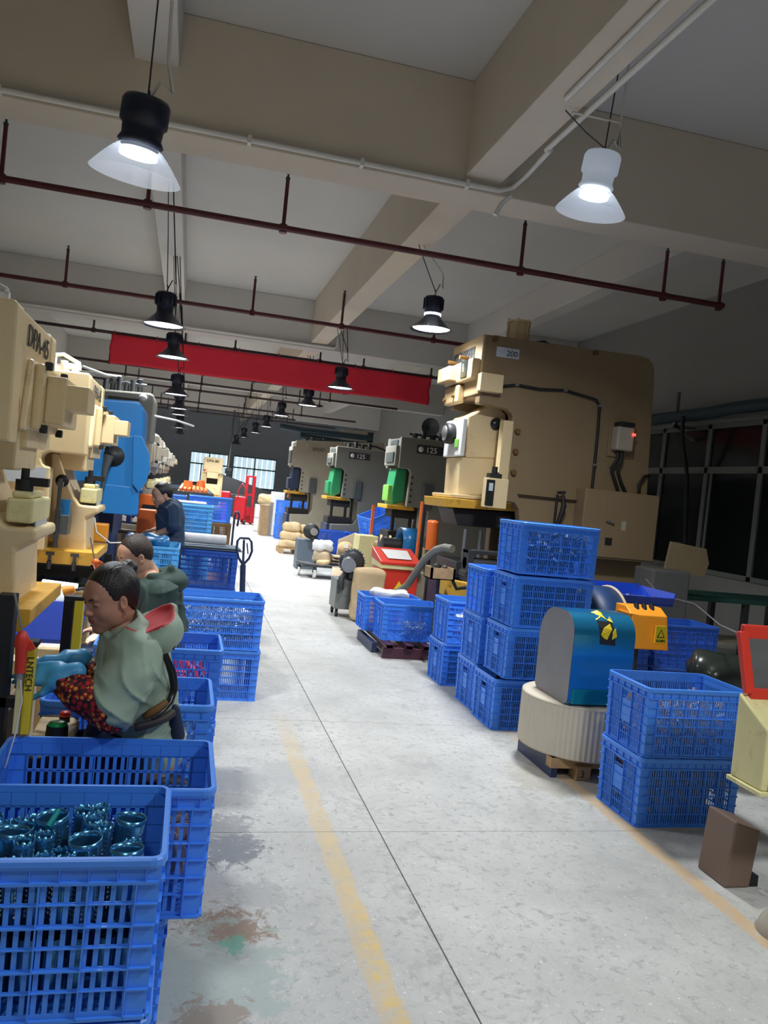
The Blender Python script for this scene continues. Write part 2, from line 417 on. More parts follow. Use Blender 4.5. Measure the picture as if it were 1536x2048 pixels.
    bp = N.new('ShaderNodeBump'); bp.inputs['Strength'].default_value = .25; bp.inputs['Distance'].default_value = .006
    L.new(noise(30, 8, .7), bp.inputs['Height']); L.new(bp.outputs[0], b.inputs['Normal'])
    MATS['concrete'] = m
mat_floor()
def mat_floral():
    m = bpy.data.materials.new('floral'); m.use_nodes = True; nt = m.node_tree; N = nt.nodes; L = nt.links; b = N['Principled BSDF']; b.inputs['Roughness'].default_value = .8
    tc = N.new('ShaderNodeTexCoord').outputs['Object']
    def vor(s):
        v = N.new('ShaderNodeTexVoronoi'); v.inputs['Scale'].default_value = s; L.new(tc, v.inputs['Vector']); return v
    def ramp(f, els, const=True):
        r = N.new('ShaderNodeValToRGB'); r.color_ramp.interpolation = 'CONSTANT' if const else 'LINEAR'
        while len(r.color_ramp.elements) < len(els): r.color_ramp.elements.new(.5)
        for e, (p, c) in zip(r.color_ramp.elements, els): e.position = p; e.color = (*c, 1)
        L.new(f, r.inputs[0]); return r.outputs[0]
    v = vor(64); base = ramp(v.outputs['Distance'], [(0, (.9, .55, .08)), (.16, (.10, .015, .01)), (.24, (.85, .42, .05)), (.36, (.30, .01, .012)), (.6, (.03, .006, .008))])
    v2 = vor(48); se = N.new('ShaderNodeSeparateColor'); L.new(v2.outputs['Color'], se.inputs[0])
    base2 = ramp(v2.outputs['Distance'], [(0, (.45, .015, .02)), (.42, (.02, .006, .012))])
    pick = ramp(se.outputs[0], [(0, (0, 0, 0)), (.62, (1, 1, 1))])
    x = N.new('ShaderNodeMix'); x.data_type = 'RGBA'; L.new(pick, x.inputs[0]); L.new(base, x.inputs[6]); L.new(base2, x.inputs[7]); L.new(x.outputs[2], b.inputs['Base Color'])
    MATS['floral'] = m
mat_floral()
def mat_tube():
    m = bpy.data.materials.new('tube_metal'); m.use_nodes = True; nt = m.node_tree; N = nt.nodes; L = nt.links; b = N['Principled BSDF']
    b.inputs['Metallic'].default_value = .85; b.inputs['Roughness'].default_value = .22
    tc = N.new('ShaderNodeTexCoord').outputs['UV']
    b.inputs['Base Color'].default_value = (.09, .32, .55, 1)
    MATS['tube_metal'] = m
mat_tube()
mat('tube_steel', (.42, .47, .52), .2, metal=.95, var=.15, scale=30)
mat('lamp_glare', (.55, .60, .68), .3, emit=(.6, .7, .85), estr=.25, var=0)  # pale glowing housing colour that imitates the glare around the lamp
mat('clear_reflector', (.75, .82, .95), .15, alpha=.45, emit=(.75, .85, 1), estr=.35, var=0)

# ================================================================ THE SETTING
S = dict(kind='structure')
XL, XR, YB, YF, ZC = -4.0, 7.5, -6.0, 38.0, 5.1
fb = MB().box(XL, XR + 2.2, YB, YF, -.12, -.006).build('floor', 'joint_grey', **S)
ys = sorted([3.62 + 1.745 * k for k in range(-5, 20)] + [YB, YF]); xs = [XL, -2.7, 1.03, 4.8, XR]
for j in range(len(ys) - 1):
    for i in range(4):
        MB().box(xs[i] + .003, xs[i + 1] - .003, ys[j] + .0018, ys[j + 1] - .0018, -.01, 0).build('slab', 'concrete', fb)
ceil = MB().box(XL - .15, XR + .15, YB, YF, ZC, ZC + .15).build('ceiling', 'ceiling_paint', **S)
for k, y in enumerate((-2.2, 6.47, 15.2, 23.9, 32.6)):
    MB().box(XL, XR, y, y + .42, 4.2, ZC).build('cross_beam', 'beam_cream' if k == 1 else 'beam_white', ceil, bevel=.01)
for x0, x1, z in ((2.0, 2.32, 4.3), (-3.95, -3.6, 4.3), (-.69, -.36, 4.68), (5.1, 5.35, 4.62)):
    MB().box(x0, x1, YB, YF, z, ZC).build('ceiling_girder', 'beam_cream' if x0 == 2.0 else 'beam_white', ceil, bevel=.008)
MB().box(XL - .15, XL, YB, YF, 0, ZC).build('wall_left', 'wall_paint', **S)
MB().box(XL, XR, YB - .15, YB, 0, ZC).build('wall_front', 'wall_paint', **S)
# back wall with its two windows
wx = [(.0, 1.7), (1.95, 3.95)]; wz0, wz1 = 1.2, 2.66
b = MB(); b.box(XL, XR, YF, YF + .2, 0, wz0); b.box(XL, XR, YF, YF + .2, wz1, ZC)
for a, c in ((XL, wx[0][0]), (wx[0][1], wx[1][0]), (wx[1][1], XR)): b.box(a, c, YF, YF + .2, wz0, wz1)
b.build('wall_back', 'wall_blue_grey', **S)
for i, (a, c) in enumerate(wx):
    wn = thing('window_%d' % (i + 1), None, None, ((a + c) / 2, YF + .1, wz0)); wn['kind'] = 'structure'
    f = MB(); t = .05
    f.box(a, c, YF + .05, YF + .11, wz0, wz0 + t); f.box(a, c, YF + .05, YF + .11, wz1 - t, wz1); f.box(a, c, YF + .05, YF + .11, 2.08, 2.14)
    n = 2
    for q in np.linspace(a, c, n + 1): f.box(q - t / 2, q + t / 2, YF + .05, YF + .11, wz0, wz1)
    f.box((a + c) / 2 - .35, (a + c) / 2 - .31, YF + .05, YF + .11, wz0, 2.1)
    f.build('window_frame', 'window_green', wn)
    for q in range(n):
        l = a + (c - a) * q / n; r = a + (c - a) * (q + 1) / n
        MB().box(l + .03, r - .03, YF + .075, YF + .081, wz0 + .05, 2.08).build('pane', 'clear_glass', wn)
        MB().box(l + .03, r - .03, YF + .075, YF + .081, 2.14, wz1 - .05).build('pane', 'clear_glass', wn)
of = thing('outdoor_fence', 'pale ribbed sheet fence seen in daylight through the far windows', 'fence', (2, YF + 2.2, 0))
for k in range(34): MB().box(-2 + k * .25, -2 + k * .25 + .21, YF + 2.2, YF + 2.23 + .02 * (k % 2), 0, 3.4).build('slat', 'outdoor_panel', of)
# right wall: strip of dark windows
b = MB(); b.box(XR, XR + .2, YB, YF, 0, .9); b.box(XR, XR + .2, YB, YF, 3.12, ZC); b.box(XR, XR + .2, YB, 7.0, .9, 3.12); b.box(XR, XR + .2, 14.05, YF, .9, 3.12)
b.build('wall_right', 'wall_right_paint', **S)
for i in range(6):
    y0 = 7.0 + i * 1.175; y1 = y0 + 1.175
    wn = thing('window_%d' % (i + 3), None, None, (XR, (y0 + y1) / 2, .9)); wn['kind'] = 'structure'
    f = MB()
    for z in (.9, 2.38, 3.05): f.box(XR - .02, XR + .05, y0, y1, z, z + (.10 if z > 2 and z < 3 else .07))
    for y in (y0, y1 - .045): f.box(XR - .02, XR + .05, y, y + .045, .9, 3.12)
    if i % 2 == 0: f.box(XR - .01, XR + .04, y1 - .14, y1 - .09, .9, 2.4)
    f.build('window_frame', 'frame_aluminium', wn, bevel=.004)
    MB().box(XR + .01, XR + .016, y0 + .03, y1 - .03, .95, 2.40).build('pane', 'dark_glass', wn)
    MB().box(XR + .01, XR + .016, y0 + .03, y1 - .03, 2.47, 3.07).build('pane', 'dark_glass', wn)
b = MB(); b.box(9.6, 9.7, YB, YF, 0, ZC); b.box(XR + .2, 9.6, YB, YB + .1, 0, ZC); b.box(XR + .2, 9.6, YF - .1, YF, 0, ZC); b.box(XR + .15, 9.7, YB, YF, ZC, ZC + .1)
b.build('wall_light_block', 'wall_dark', **S)  # unseen dark enclosure behind the right windows, added to stop sky light leaking in
MB().box(XR - .25, XR, 6.47, 6.9, 0, 4.2).build('trim_1', 'wall_paint', **S)
MB().box(XR - .25, XR, 15.2, 15.6, 0, 4.2).build('trim_2', 'wall_paint', **S)

# ================================================================ PIPES, CONDUITS
def sprinkler(label, x0, x1, Y, z, risers, m='pipe_maroon', zr=4.52, r=.03, end=False, yj=0):
    t = thing('sprinkler_pipe', label, 'pipe', ((x0 + x1) / 2, Y, z), 'sprinkler pipes under the ceiling')
    MB().tube([(x0, Y, z), (x1, Y + yj, z)], r, 12).build('pipe', m, t)
    for x in risers:
        b = MB().tube([(x, Y, z), (x, Y, zr - .06)], r * .62, 10).cyl((x, Y, z - .04), (x, Y, z + .04), r * 1.25)
        b.build('riser', m, t)
        MB().lathe((x, Y, zr - .06), [(.018, 0), (.024, .015), (.010, .04), (.010, .055), (.022, .06), (.022, .066)], 12, close=True).build('sprinkler_head', 'dark_steel', t)
    return t
def xr(px, py, Y): return at(px, py, Y).x
sprinkler('maroon sprinkler pipe nearest the camera, with its right end turned up', -4, 5.45, 7.72, 4.0, [xr(3, 350, 7.72), xr(297, 390, 7.72), xr(568, 440, 7.72), xr(1042, 530, 7.72), xr(1326, 590, 7.72), 5.42], yj=-.04)
sprinkler('maroon sprinkler pipe between the two nearest hanging lamps and the red banner', -4, 6, 11.8, 4.0, [xr(131, 560, 11.8), xr(505, 620, 11.8), xr(683, 650, 11.8), xr(868, 672, 11.8), 4.9], m='pipe_maroon')
sprinkler('dark sprinkler pipe from which the red banner hangs', -4, 6, 15.62 - .1, 4.02, [xr(187, 655, 15.5), xr(370, 685, 15.5), xr(470, 700, 15.5), xr(640, 725, 15.5), xr(727, 735, 15.5), xr(862, 755, 15.5)], m='pipe_dark', zr=4.3)
for k, y in enumerate((19.4, 21.5, 23.3, 27.2, 29.5, 31.2)):
    sprinkler('thin dark sprinkler pipe behind the red banner, %s' % ['the closest to it', 'just behind the closest one', 'halfway to the back wall', 'above the grey press at the back', 'second from the back wall', 'nearest the back wall'][k], -4, [3.6, 5.4][k % 2], y, 3.95, [-2 + k * .2, .1, 1.3 + .1 * k, 2.9, 3.5], m='pipe_dark', zr=4.35)
t = thing('conduit', 'white conduit clipped along the near cream beam and bent up at its right end', 'conduit', (0, 6.4, 4.2))
MB().tube([(-4, 6.43, 4.23), (2.30, 6.43, 4.23), (2.42, 6.43, 4.28), (2.44, 6.2, 4.3), (2.37, 5.6, 4.26)], .022, 8).build('tube', 'conduit_white', t)
MB().tube([at(990, 430, 6.4), at(1003, 408, 6.4), at(1022, 392, 6.38)], .02, 8).build('tube', 'conduit_white', t)
b = MB()
for x in np.arange(-3.4, 2.3, .9): b.box(x, x + .03, 6.40, 6.47, 4.2, 4.26)
b.build('clip', 'conduit_white', t)
t = thing('conduit', 'white conduit running overhead along the girder at top right, the one carrying the lamp drop', 'conduit', (2.35, 4, 4.3))
MB().tube([(2.36, 5.65, 4.28), (2.36, -2, 4.28)], .022, 8).build('tube', 'conduit_white', t)
t = thing('conduit', 'white conduit with a blunt end running overhead along the girder at top right', 'conduit', (2.15, 4, 4.28))
MB().tube([(2.15, 4.9, 4.28), (2.15, -2, 4.28)], .02, 8).build('tube', 'conduit_white', t)
t = thing('conduit', 'white conduit along the second cross beam above the red banner', 'conduit', (0, 15.15, 4.2))
MB().tube([(-3.5, 15.16, 4.25), (2.45, 15.16, 4.25), (2.5, 15.14, 4.3), (2.5, 15.1, 4.9)], .025, 8).build('tube', 'conduit_white', t)
t = thing('wall_duct', 'dark teal duct hanging along the right wall above the windows', 'duct', (7.1, 9, 3.2))
b = MB().tube([(7.15, 4, 3.23), (7.15, 9.6, 3.25), (7.15, 10.2, 3.22), (7.15, 16, 3.22)], .09, 14); b.build('duct', 'pipe_teal', t)
b = MB()
for y in (6.8, 10.9): b = MB().box(7.10, 7.5, y, y + .05, 3.05, 3.1).box(7.12, 7.17, y, y + .05, 3.05, 3.6).bar((7.15, y + .02, 3.07), (7.48, y + .02, 2.9), .04); b.build('bracket', 'frame_aluminium', t)
MB().tube([(7.05, 10.6, 3.2), (7.1, 10.65, 2.9), (7.3, 10.7, 2.3), (7.4, 10.7, 1.2)], .03, 8).build('cable', 'black_rubber', t)
t = thing('wall_conduit', 'thin grey conduit on the right wall over the window heads', 'conduit', (7.44, 9, 3.2))
MB().tube([(7.46, 5, 3.32 - .14), (7.46, 14, 3.32 - .14)], .018, 8).build('tube', 'frame_aluminium', t)

# ================================================================ LAMPS
def lamp_proto(kind):
    t = thing('pendant_lamp', 'x', 'lamp', (0, 0, 0), 'hanging high bay lamps')
    if kind == 'clear':
        MB().lathe((0, 0, 0), [(.02, .40), (.115, .39), (.125, .37), (.125, .27), (.108, .255), (.104, .20), (.12, .17), (.10, .155)], 32).build('housing', 'black_lamp', t, local=True)
        pr = []
        for i in range(15): f = i / 14; r = .10 + .135 * f ** .8; pr += [(r, .15 - .15 * f), (r + .005, .148 - .15 * f)]
        MB().lathe((0, 0, 0), pr, 40).build('clear_reflector', 'clear_reflector', t, local=True)
        MB().lathe((0, 0, .10), [(.001, .0), (.10, .0), (.10, .03), (.001, .03)], 24).build('lens', 'lamp_white', t, local=True)
    else:
        b = MB().lathe((0, 0, 0), [(.02, .36), (.095, .355), (.105, .34), (.105, .22), (.088, .21), (.085, .15), (.10, .12), (.15, .07), (.225, .005), (.235, 0), (.228, -.002), (.15, .06), (.09, .10)], 32); rf = b.build('reflector', 'black_lamp', t, local=True)
        b = MB()
        for i in range(12):
            a = i * math.pi / 6; b.obox((.1 * math.cos(a), .1 * math.sin(a), .28), (.03, .004, .11), (0, 0, a))
        b.build('heat_sink', 'black_lamp', rf, local=True)
        MB().lathe((0, 0, .018), [(.001, 0), (.205, 0), (.205, .004), (.001, .004)], 28).build('lens', 'lamp_white', rf, local=True)
        if kind == 'band': MB().lathe((0, 0, .155), [(.088, 0), (.092, .0), (.092, .022), (.088, .022)], 24).build('light_band', 'lamp_white', t, local=True)
    b = MB().tube([(0, 0, .36), (.01, 0, .40), (0, 0, .44)], .008, 6); b.cyl((0, 0, .34), (0, 0, .37), .03); b.build('hook', 'dark_steel', t, local=True)
    return t
def hang(t, top, sag=.0, cable=True, watt=LAMP_W, rod=None):
    p = Vector(t.location); tp = Vector(top) - p
    MB().tube([(0, 0, .43), (tp.x * .5 + .005, tp.y * .5, (tp.z + .4) / 2), tp], .005, 5).build('chain', 'dark_steel', t, local=True)
    if cable: MB().tube([(0, 0, .38), (.05, 0, .50), (.09 + sag, 0, .46), (.07, .0, .62), (tp.x + .05, tp.y, tp.z)], .0065 if not rod else .009, 6).build('cable', 'conduit_white' if rod else 'black_rubber', t, local=True)
    area_light('lamp_light', (0, 0, -.03), .40, watt, parent=t)
P1 = lamp_proto('clear'); P2 = lamp_proto('bell'); P3 = lamp_proto('band')
used = set()
def lamp(proto, px, py, Y, label, top=4.68, watt=LAMP_W, tilt=None, **k):
    p = at(px, py, Y)
    if proto.name in used: t = dup(proto, p, label)
    else: used.add(proto.name); t = proto; t.location = p; t['label'] = label
    hang(t, (-.5 if p.x < 0 else 2.16, p.y, top), watt=watt, **k)
    if tilt: t.rotation_euler = tilt
    return t
lamp(P1, 270, 352, 4.55, 'large lamp at top left with a dark can and a clear ribbed reflector', rod=1, sag=.03, tilt=(.12, .08, 0))
lamp(P2, 327, 652, 9.0, 'black bell lamp with a bright disc, just below the clear lamp at top left')
for (px, py, Y, lb) in [(345, 716, 12, 'black bell lamp hanging in front of the left end of the red banner'), (352, 790, 14.4, 'black bell lamp just below the banner near its left end'), (357, 818, 18, 'upper one of the close pair of small lamps under the left banner end'), (357, 830, 21, 'lower one of the close pair of small lamps under the left banner end'),
                        (358, 856, 24, 'small lamp of the left row, second to last before the back wall'), (359, 869, 28, 'last and smallest lamp of the left row, above the back window')]:
    lamp(P2, px, py, Y, lb)
g = lamp(P1, 1180, 425, 5.1, 'pale lamp with a clear reflector in the glare at upper right, near the girder', top=4.25, rod=1, watt=LAMP_W * .8)
for ch in g.children:
    if ch.name.startswith('housing'): ch.data = ch.data.copy(); ch.data.materials[0] = MATS['lamp_glare']
lamp(P3, 862, 660, 8.4, 'black lamp with a lit band, hanging left of the big tan press', top=4.3, rod=1)
for (px, py, Y, lb) in [(680, 777, 13.3, 'lamp in front of the right half of the red banner'), (615, 812, 16.7, 'black lamp just under the lower edge of the red banner'), (562, 832, 21, 'pale lamp of the right row, first behind the banner lamp'), (532, 854, 24.5, 'small lamp of the right row, second behind the banner lamp'),
                        (510, 866, 27.5, 'small lamp of the right row, third behind the banner lamp'), (487, 875, 30, 'small lamp of the right row, next to last at the back'), (472, 888, 32, 'lowest and last lamp of the right row, over the far press')]:
    lamp(P2, px, py, Y, lb, top=4.3)

# ================================================================ BANNER
t = thing('banner', 'long plain red cloth banner hung across the hall from a pipe', 'banner', (1.45, 15.42, 3.46))
V = []; F = []; nx_, nz_ = 120, 10
for i in range(nx_ + 1):
    for j in range(nz_ + 1):
        u = i / nx_; v = j / nz_; x = -1.6 + 6.1 * u
        V.append((x + (.012 * math.sin(9 * v) if u < .01 or u > .99 else 0), 15.42 + .018 * math.sin(u * 40) * (1 - v) + .02 * math.sin(u * 9 + 2) * (1 - v), 3.455 + .525 * v + .012 * math.sin(u * 17) * (1 - v)))
F = [(i * (nz_ + 1) + j, (i + 1) * (nz_ + 1) + j, (i + 1) * (nz_ + 1) + j + 1, i * (nz_ + 1) + j + 1) for i in range(nx_) for j in range(nz_)]
o = MB().add(V, F, True).build('cloth', 'banner_red', t); md = o.modifiers.new('s', 'SOLIDIFY'); md.thickness = .004
b = MB()
for x in np.arange(-1.55, 4.5, .75): b.tube([(x, 15.42, 3.95), (x + .01, 15.45, 4.06), (x, 15.56, 4.06)], .006, 5)
b.build('tie', 'banner_red', t)

# ================================================================ CRATES
CL, CW, CH = .62, .43, .365
def rrect(lx, ly, r, n=4):
    pts = []
    for cx, cy, a0 in ((lx / 2 - r, ly / 2 - r, 0), (-lx / 2 + r, ly / 2 - r, 90), (-lx / 2 + r, -ly / 2 + r, 180), (lx / 2 - r, -ly / 2 + r, 270)):
        for i in range(n + 1): a = math.radians(a0 + 90 * i / n); pts.append((cx + r * math.cos(a), cy + r * math.sin(a)))
    return pts
def ring(b, lx, ly, r, prof):      # prof: (offset outward, z) closed loop swept round a rounded rectangle
    P0 = [rrect(lx + 2 * o, ly + 2 * o, r + o) for o, z in prof]; n = len(P0[0]); m = len(prof); vs = []
    for k in range(m): vs += [(x, y, prof[k][1]) for x, y in P0[k]]
    b.add(vs, [(k * n + i, k * n + (i + 1) % n, ((k + 1) % m) * n + (i + 1) % n, ((k + 1) % m) * n + i) for k in range(m) for i in range(n)])
def crate_wall(length, bays, kind, pitch=.0128, bw=.0032):
    b = MB(); H = CH; z0, z1 = .018, H - .055; rows = 6; e = .048      # e: solid corner strip
    def bx(u0, u1, a, c, d0, d1): b.box(u0, u1, d0, d1, a, c)          # u along, d outward (negative y)
    L2 = length / 2
    bx(-L2, L2, z1, H - .012, -.004, 0)                                # band below the lip
    bx(-L2 + .004, L2 - .004, 0, z0, -.004, 0); bx(-L2, L2, .0, .007, -.012, 0)
    bx(-L2 + .002, L2 - .002, z1 - .003, z1 + .003, -.013, 0)
    for s_ in (-1, 1):
        bx(*sorted((s_ * L2, s_ * (L2 - e))), z0, z1, -.003, 0)
        for k in range(1, rows): z = z0 + (z1 - z0) * k / rows; bx(*sorted((s_ * L2, s_ * (L2 - e))), z - .0015, z + .0015, -.011, 0)
    i0, i1 = -L2 + e, L2 - e
    for k in range(1, rows):
        z = z0 + (z1 - z0) * k / rows; q = .013 if k % 2 == 0 else .008
        bx(i0, i1, z - .004, z + .004, -.003, 0); bx(i0, i1, z - .0013, z + .0013, -q, 0)
    for k in range(bays + 1): u = i0 + (i1 - i0) * k / bays; bx(u - .0018, u + .0018, .003, z1, -.012, 0)
    for k in range(bays * 2): u = -L2 + length * (k + .5) / (bays * 2); bx(u - .001, u + .001, z1, H - .014, -.012, 0)
    n = int((i1 - i0) / pitch)
    for k in range(n + 1):
        u = i0 + (i1 - i0) * k / n
        if kind == 'end' and abs(u) < (i1 - i0) / bays / 2 - .004: continue
        bx(u - bw, u + bw, z0, z1, -.0028, 0)
    if kind == 'end':
        hw = (i1 - i0) / bays / 2
        bx(-hw, hw, .13, H - .115, -.006, 0); bx(-hw, hw, H - .07, H - .05, -.004, 0)
        for k in range(5): u = -hw + 2 * hw * (k + .5) / 5; bx(u - .003, u + .003, z0, .13, -.0028, 0)
    return b
def taper(b, L=None):              # walls lean in a little towards the floor
    b.v = [(x * (1 - .022 * (1 - z / CH)), y * (1 - .03 * (1 - z / CH)), z) for x, y, z in b.v]; return b
def turned(b, rz, oy, flip=False):
    c, s_ = math.cos(rz), math.sin(rz)
    b.v = [(x * c - (y - oy) * s_, x * s_ + (y - oy) * c, z) for x, y, z in b.v]; return b
def make_crate(m='crate_blue', wide=False):
    t = thing('plastic_crate', 'x', 'crate', (0, 0, 0))
    NB, PT, BWD = (5, .0232, .0056) if wide else (6, .0137, .0034)
    for rz, L_, oy, bays, kind in ((0, CL - .02, CW / 2 - .012, NB, 'side'), (math.pi, CL - .02, CW / 2 - .012, NB, 'side'), (math.pi / 2, CW - .02, CL / 2 - .012, 3, 'end'), (-math.pi / 2, CW - .02, CL / 2 - .012, 3, 'end')):
        taper(turned(crate_wall(L_, bays, kind, PT, BWD), rz, oy)).build('side_panel' if kind == 'side' else 'end_panel', m, t, local=True)
    b = MB(); ring(b, CL - .026, CW - .026, .02, [(0, CH - .018), (.012, CH - .024), (.015, CH - .016), (.015, CH - .004), (.011, CH), (0, CH)])
    b.build('rim', m, t, local=True)
    b = MB(); b.box(-CL / 2 + .02, CL / 2 - .02, -CW / 2 + .02, CW / 2 - .02, .004, .010)
    for k in range(9): x = -CL / 2 + .03 + k * .07; b.box(x, x + .004, -CW / 2 + .02, CW / 2 - .02, 0, .018)
    taper(b).build('base', m, t, local=True)
    return t
PROTO = {}
def crate(X0, Y0, z, label, m='crate_blue', rz=0, group=None, scale=None, wide=False):
    """X0, Y0: near left corner of an upright crate"""
    x, y = X0 + CL / 2, Y0 + CW / 2
    key = (m, wide)
    if key not in PROTO:
        PROTO[key] = t = make_crate(m, wide); t.location = (x, y, z); t.rotation_euler = (0, 0, rz); t['label'] = label
        if scale: t.scale = (scale,) * 3
        if group: t['group'] = group
    else: t = dup(PROTO[key], (x, y, z), label, group, rz, scale)
    if 'group' in t.keys() and not group: del t['group']
    return t
G_ = 'stacked blue crates'
# left row
crate(-.59, 1.80, .012, 'bottom blue crate at the lower left corner, under the one full of tubes', wide=True, group=G_)
crate(-.588, 1.79, .385, 'nearest blue crate at bottom left, full of blue metal tubes', wide=True, group=G_)
crate(-.56, 2.24, 0, 'blue crate on the floor hidden under the crate behind the tube-filled one', wide=True, group=G_)
crate(-.465, 2.225, .37, 'empty-looking blue crate right behind the crate of blue tubes', wide=True, group=G_)
crate(-.44 + .0, 3.06, 0, 'lower blue crate directly behind the seated woman', wide=True, group=G_)
crate(-.446, 3.05, .37, 'open blue crate directly behind the seated woman, top of its pair', wide=True, group=G_)
crate(-.375, 4.02, 0, 'lower blue crate of the pair behind the man in dark green', group=G_)
crate(-.37, 4.03, .372, 'open blue crate with red items, in front of the man in dark green', group=G_)
crate(.005, 5.79, 0, 'bottom blue crate beside the aisle in front of the pallet truck handle', group=G_)
crate(.0, 5.78, .37, 'top blue crate of shiny parts in front of the pallet truck handle', group=G_)
for k in range(2): crate(-.06, 8.12, .12 + .37 * k, ['dark blue crate at the bottom of the stack on the pallet truck', 'dark blue crate carrying the white film roll'][k], m='crate_navy', group=G_)
crate(-.54, 7.2, .585, 'light blue crate holding blue cloth pieces, beside the dark blue stack', m='crate_cyan', group=G_, rz=math.pi / 2)
crate(-.54, 7.2, .215, 'light blue crate under the one holding blue cloth pieces', m='crate_cyan', group=G_, rz=math.pi / 2)
MB().box(-.46, -.01, 7.1, 7.74, 0, .205).build('wooden_block', 'wood', label='wooden base under the light blue crates by the man in the blue shirt', cat='pallet')
# right row
crate(2.405, 3.65, 0, 'bottom blue crate of the pair at right beside the yellow machine', group=G_)
crate(2.412, 3.655, .368, 'top blue crate with a handle hole, right beside the yellow machine', group=G_)
crate(2.235, 5.27, 0, 'bottom blue crate of the tall stack, behind the paper roll', group=G_)
crate(2.27, 5.21, .385, 'second blue crate from the floor in the tall stack', group=G_)
crate(2.28, 5.20, .755, 'third blue crate from the floor in the tall stack', group=G_)
crate(2.28, 5.19, 1.135, 'topmost blue crate of the tall stack before the big tan press', group=G_)
crate(2.26, 5.72, .37, 'blue crate behind the tall stack, lower one showing at its left', group=G_)
crate(2.26, 5.72, .74, 'blue crate peeping out left behind the tall stack, upper one', group=G_)
crate(2.26, 5.74, 0, 'blue crate on the floor behind the tall stack', group=G_)
crate(2.25, 6.50, 0, 'lower blue crate of the pair left of the tall stack', group=G_)
crate(2.26, 6.49, .37, 'upper blue crate of the pair left of the tall stack', group=G_)
crate(1.99, 7.66, .145, 'blue crate standing on the purple steel stillage', group=G_)
crate(1.90, 8.12, .15, 'blue crate behind the one on the purple stillage', group=G_)
# back right stacks
for k in range(3): crate(2.52, 22.9, .37 * k, ['bottom', 'middle', 'top'][k] + ' blue crate of the far stack right of the red stacker', group=G_)
for k in range(3): crate(3.16, 23.1, .37 * k, ['lowest', 'middle', 'highest'][k] + ' crate in the right half of the far stack by the red stacker', group=G_)
for k in range(2):
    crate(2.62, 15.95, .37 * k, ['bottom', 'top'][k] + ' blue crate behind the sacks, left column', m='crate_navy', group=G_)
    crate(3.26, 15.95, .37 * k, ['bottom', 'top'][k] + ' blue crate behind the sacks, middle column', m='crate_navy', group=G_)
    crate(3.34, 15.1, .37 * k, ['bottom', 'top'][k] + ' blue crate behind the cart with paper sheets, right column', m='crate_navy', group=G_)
crate(3.40, 15.2, .86, 'tilted blue crate lying on the stack behind the paper sheets', group=G_).rotation_euler = (.1, -.35, .5)
# far left of the aisle
for k in range(2): crate(-.30, 9.6, .5 + .375 * k, ['lower', 'upper'][k] + ' light blue crate beside the man in the blue shirt', m='crate_cyan', group=G_)
crate(-.30, 9.6, .12, 'light blue crate at the bottom beside the man in the blue shirt', m='crate_cyan', group=G_)
crate(.04, 12.0, .925, 'blue crate on top of the brown crate', group=G_); crate(.06, 12.0, .555, 'brown crate between blue crates near the red stacker', m='crate_brown', group=G_); crate(.06, 12.0, .185, 'blue crate under the brown crate', group=G_)
MB().box(0.02, .72, 11.95, 12.5, 0, .18).build('dolly', 'wood', label='low wooden dolly under the brown crate stack', cat='dolly')
crate(-.62, 11.5, .92, 'blue crate half hidden left of the brown crate stack', group=G_)
MB().box(-.60, -.02, 11.52, 11.92, 0, .92).build('steel_cabinet', 'sheet_grey', label='dark cabinet under the half hidden blue crate left of the brown crate', cat='cabinet', bevel=.01)
# dark ones on the right
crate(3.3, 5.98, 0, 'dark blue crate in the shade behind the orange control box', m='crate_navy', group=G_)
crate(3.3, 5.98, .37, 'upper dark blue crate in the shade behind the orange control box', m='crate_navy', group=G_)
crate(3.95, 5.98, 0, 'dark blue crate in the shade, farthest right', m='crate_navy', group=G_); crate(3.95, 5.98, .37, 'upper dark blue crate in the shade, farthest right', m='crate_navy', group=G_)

# ---- tubes in the nearest crate
def tube_proto(r, h, teeth, m, nm, lb):
    b = MB(); n = 36; vs = []; fs = []
    for j, (z, rr) in enumerate(((0, r * .92), (h * .5, r * .96), (h * .9, r), (h, r))):
        for i in range(n):
            a = 2 * math.pi * i / n; zz = z + (teeth * (1 if i % 4 < 2 else 0) if j == 3 else 0); vs.append((rr * math.cos(a), rr * math.sin(a), zz))
    fs = [(j * n + i, j * n + (i + 1) % n, (j + 1) * n + (i + 1) % n, (j + 1) * n + i) for j in range(3) for i in range(n)]
    b.add(vs, fs, True); t = thing(nm, lb, 'tube', (0, 0, 0))
    o = b.build('tube_wall', m, t, local=True); md = o.modifiers.new('s', 'SOLIDIFY'); md.thickness = .0015
    b = MB()
    for a in np.arange(0, 6.28, .785):
        for z in np.arange(.02, h * .85, .011): b.obox(((r * .97 + .0006) * math.cos(a), (r * .97 + .0006) * math.sin(a), z), (.003, .004, .005), (0, 0, a))
    b.build('perforations', 'tube_steel', t, local=True, kind='stuff')
    return t
TA = tube_proto(.024, .13, .006, 'tube_metal', 'metal_tube', 'small blue metal tube with a notched rim standing in the nearest crate')
TB = tube_proto(.038, .15, 0., 'tube_metal', 'wide_metal_tube', 'wide blue tube with a bright ribbed inside, standing among the small tubes')
for q in TB.children:
    if q.name.startswith('tube_wall'): pass
first = {TA.name: True, TB.name: True}
placed = []
rx0, rx1, ry0, ry1 = -.575, -.01, 1.83, 2.175; bz = .385
big = [at(255, 1605, 2.08), at(185, 1660, 1.97), at(300, 1690, 1.90), at(120, 1608, 2.10), at(20, 1650, 2.0)]
WL = ['wide bright ribbed tube near the right end of the nearest crate', 'wide ribbed tube in the middle of the nearest crate', 'wide ribbed tube in the right front corner of the nearest crate', 'wide ribbed tube standing at the back of the nearest crate', 'wide tube at the left end of the nearest crate']
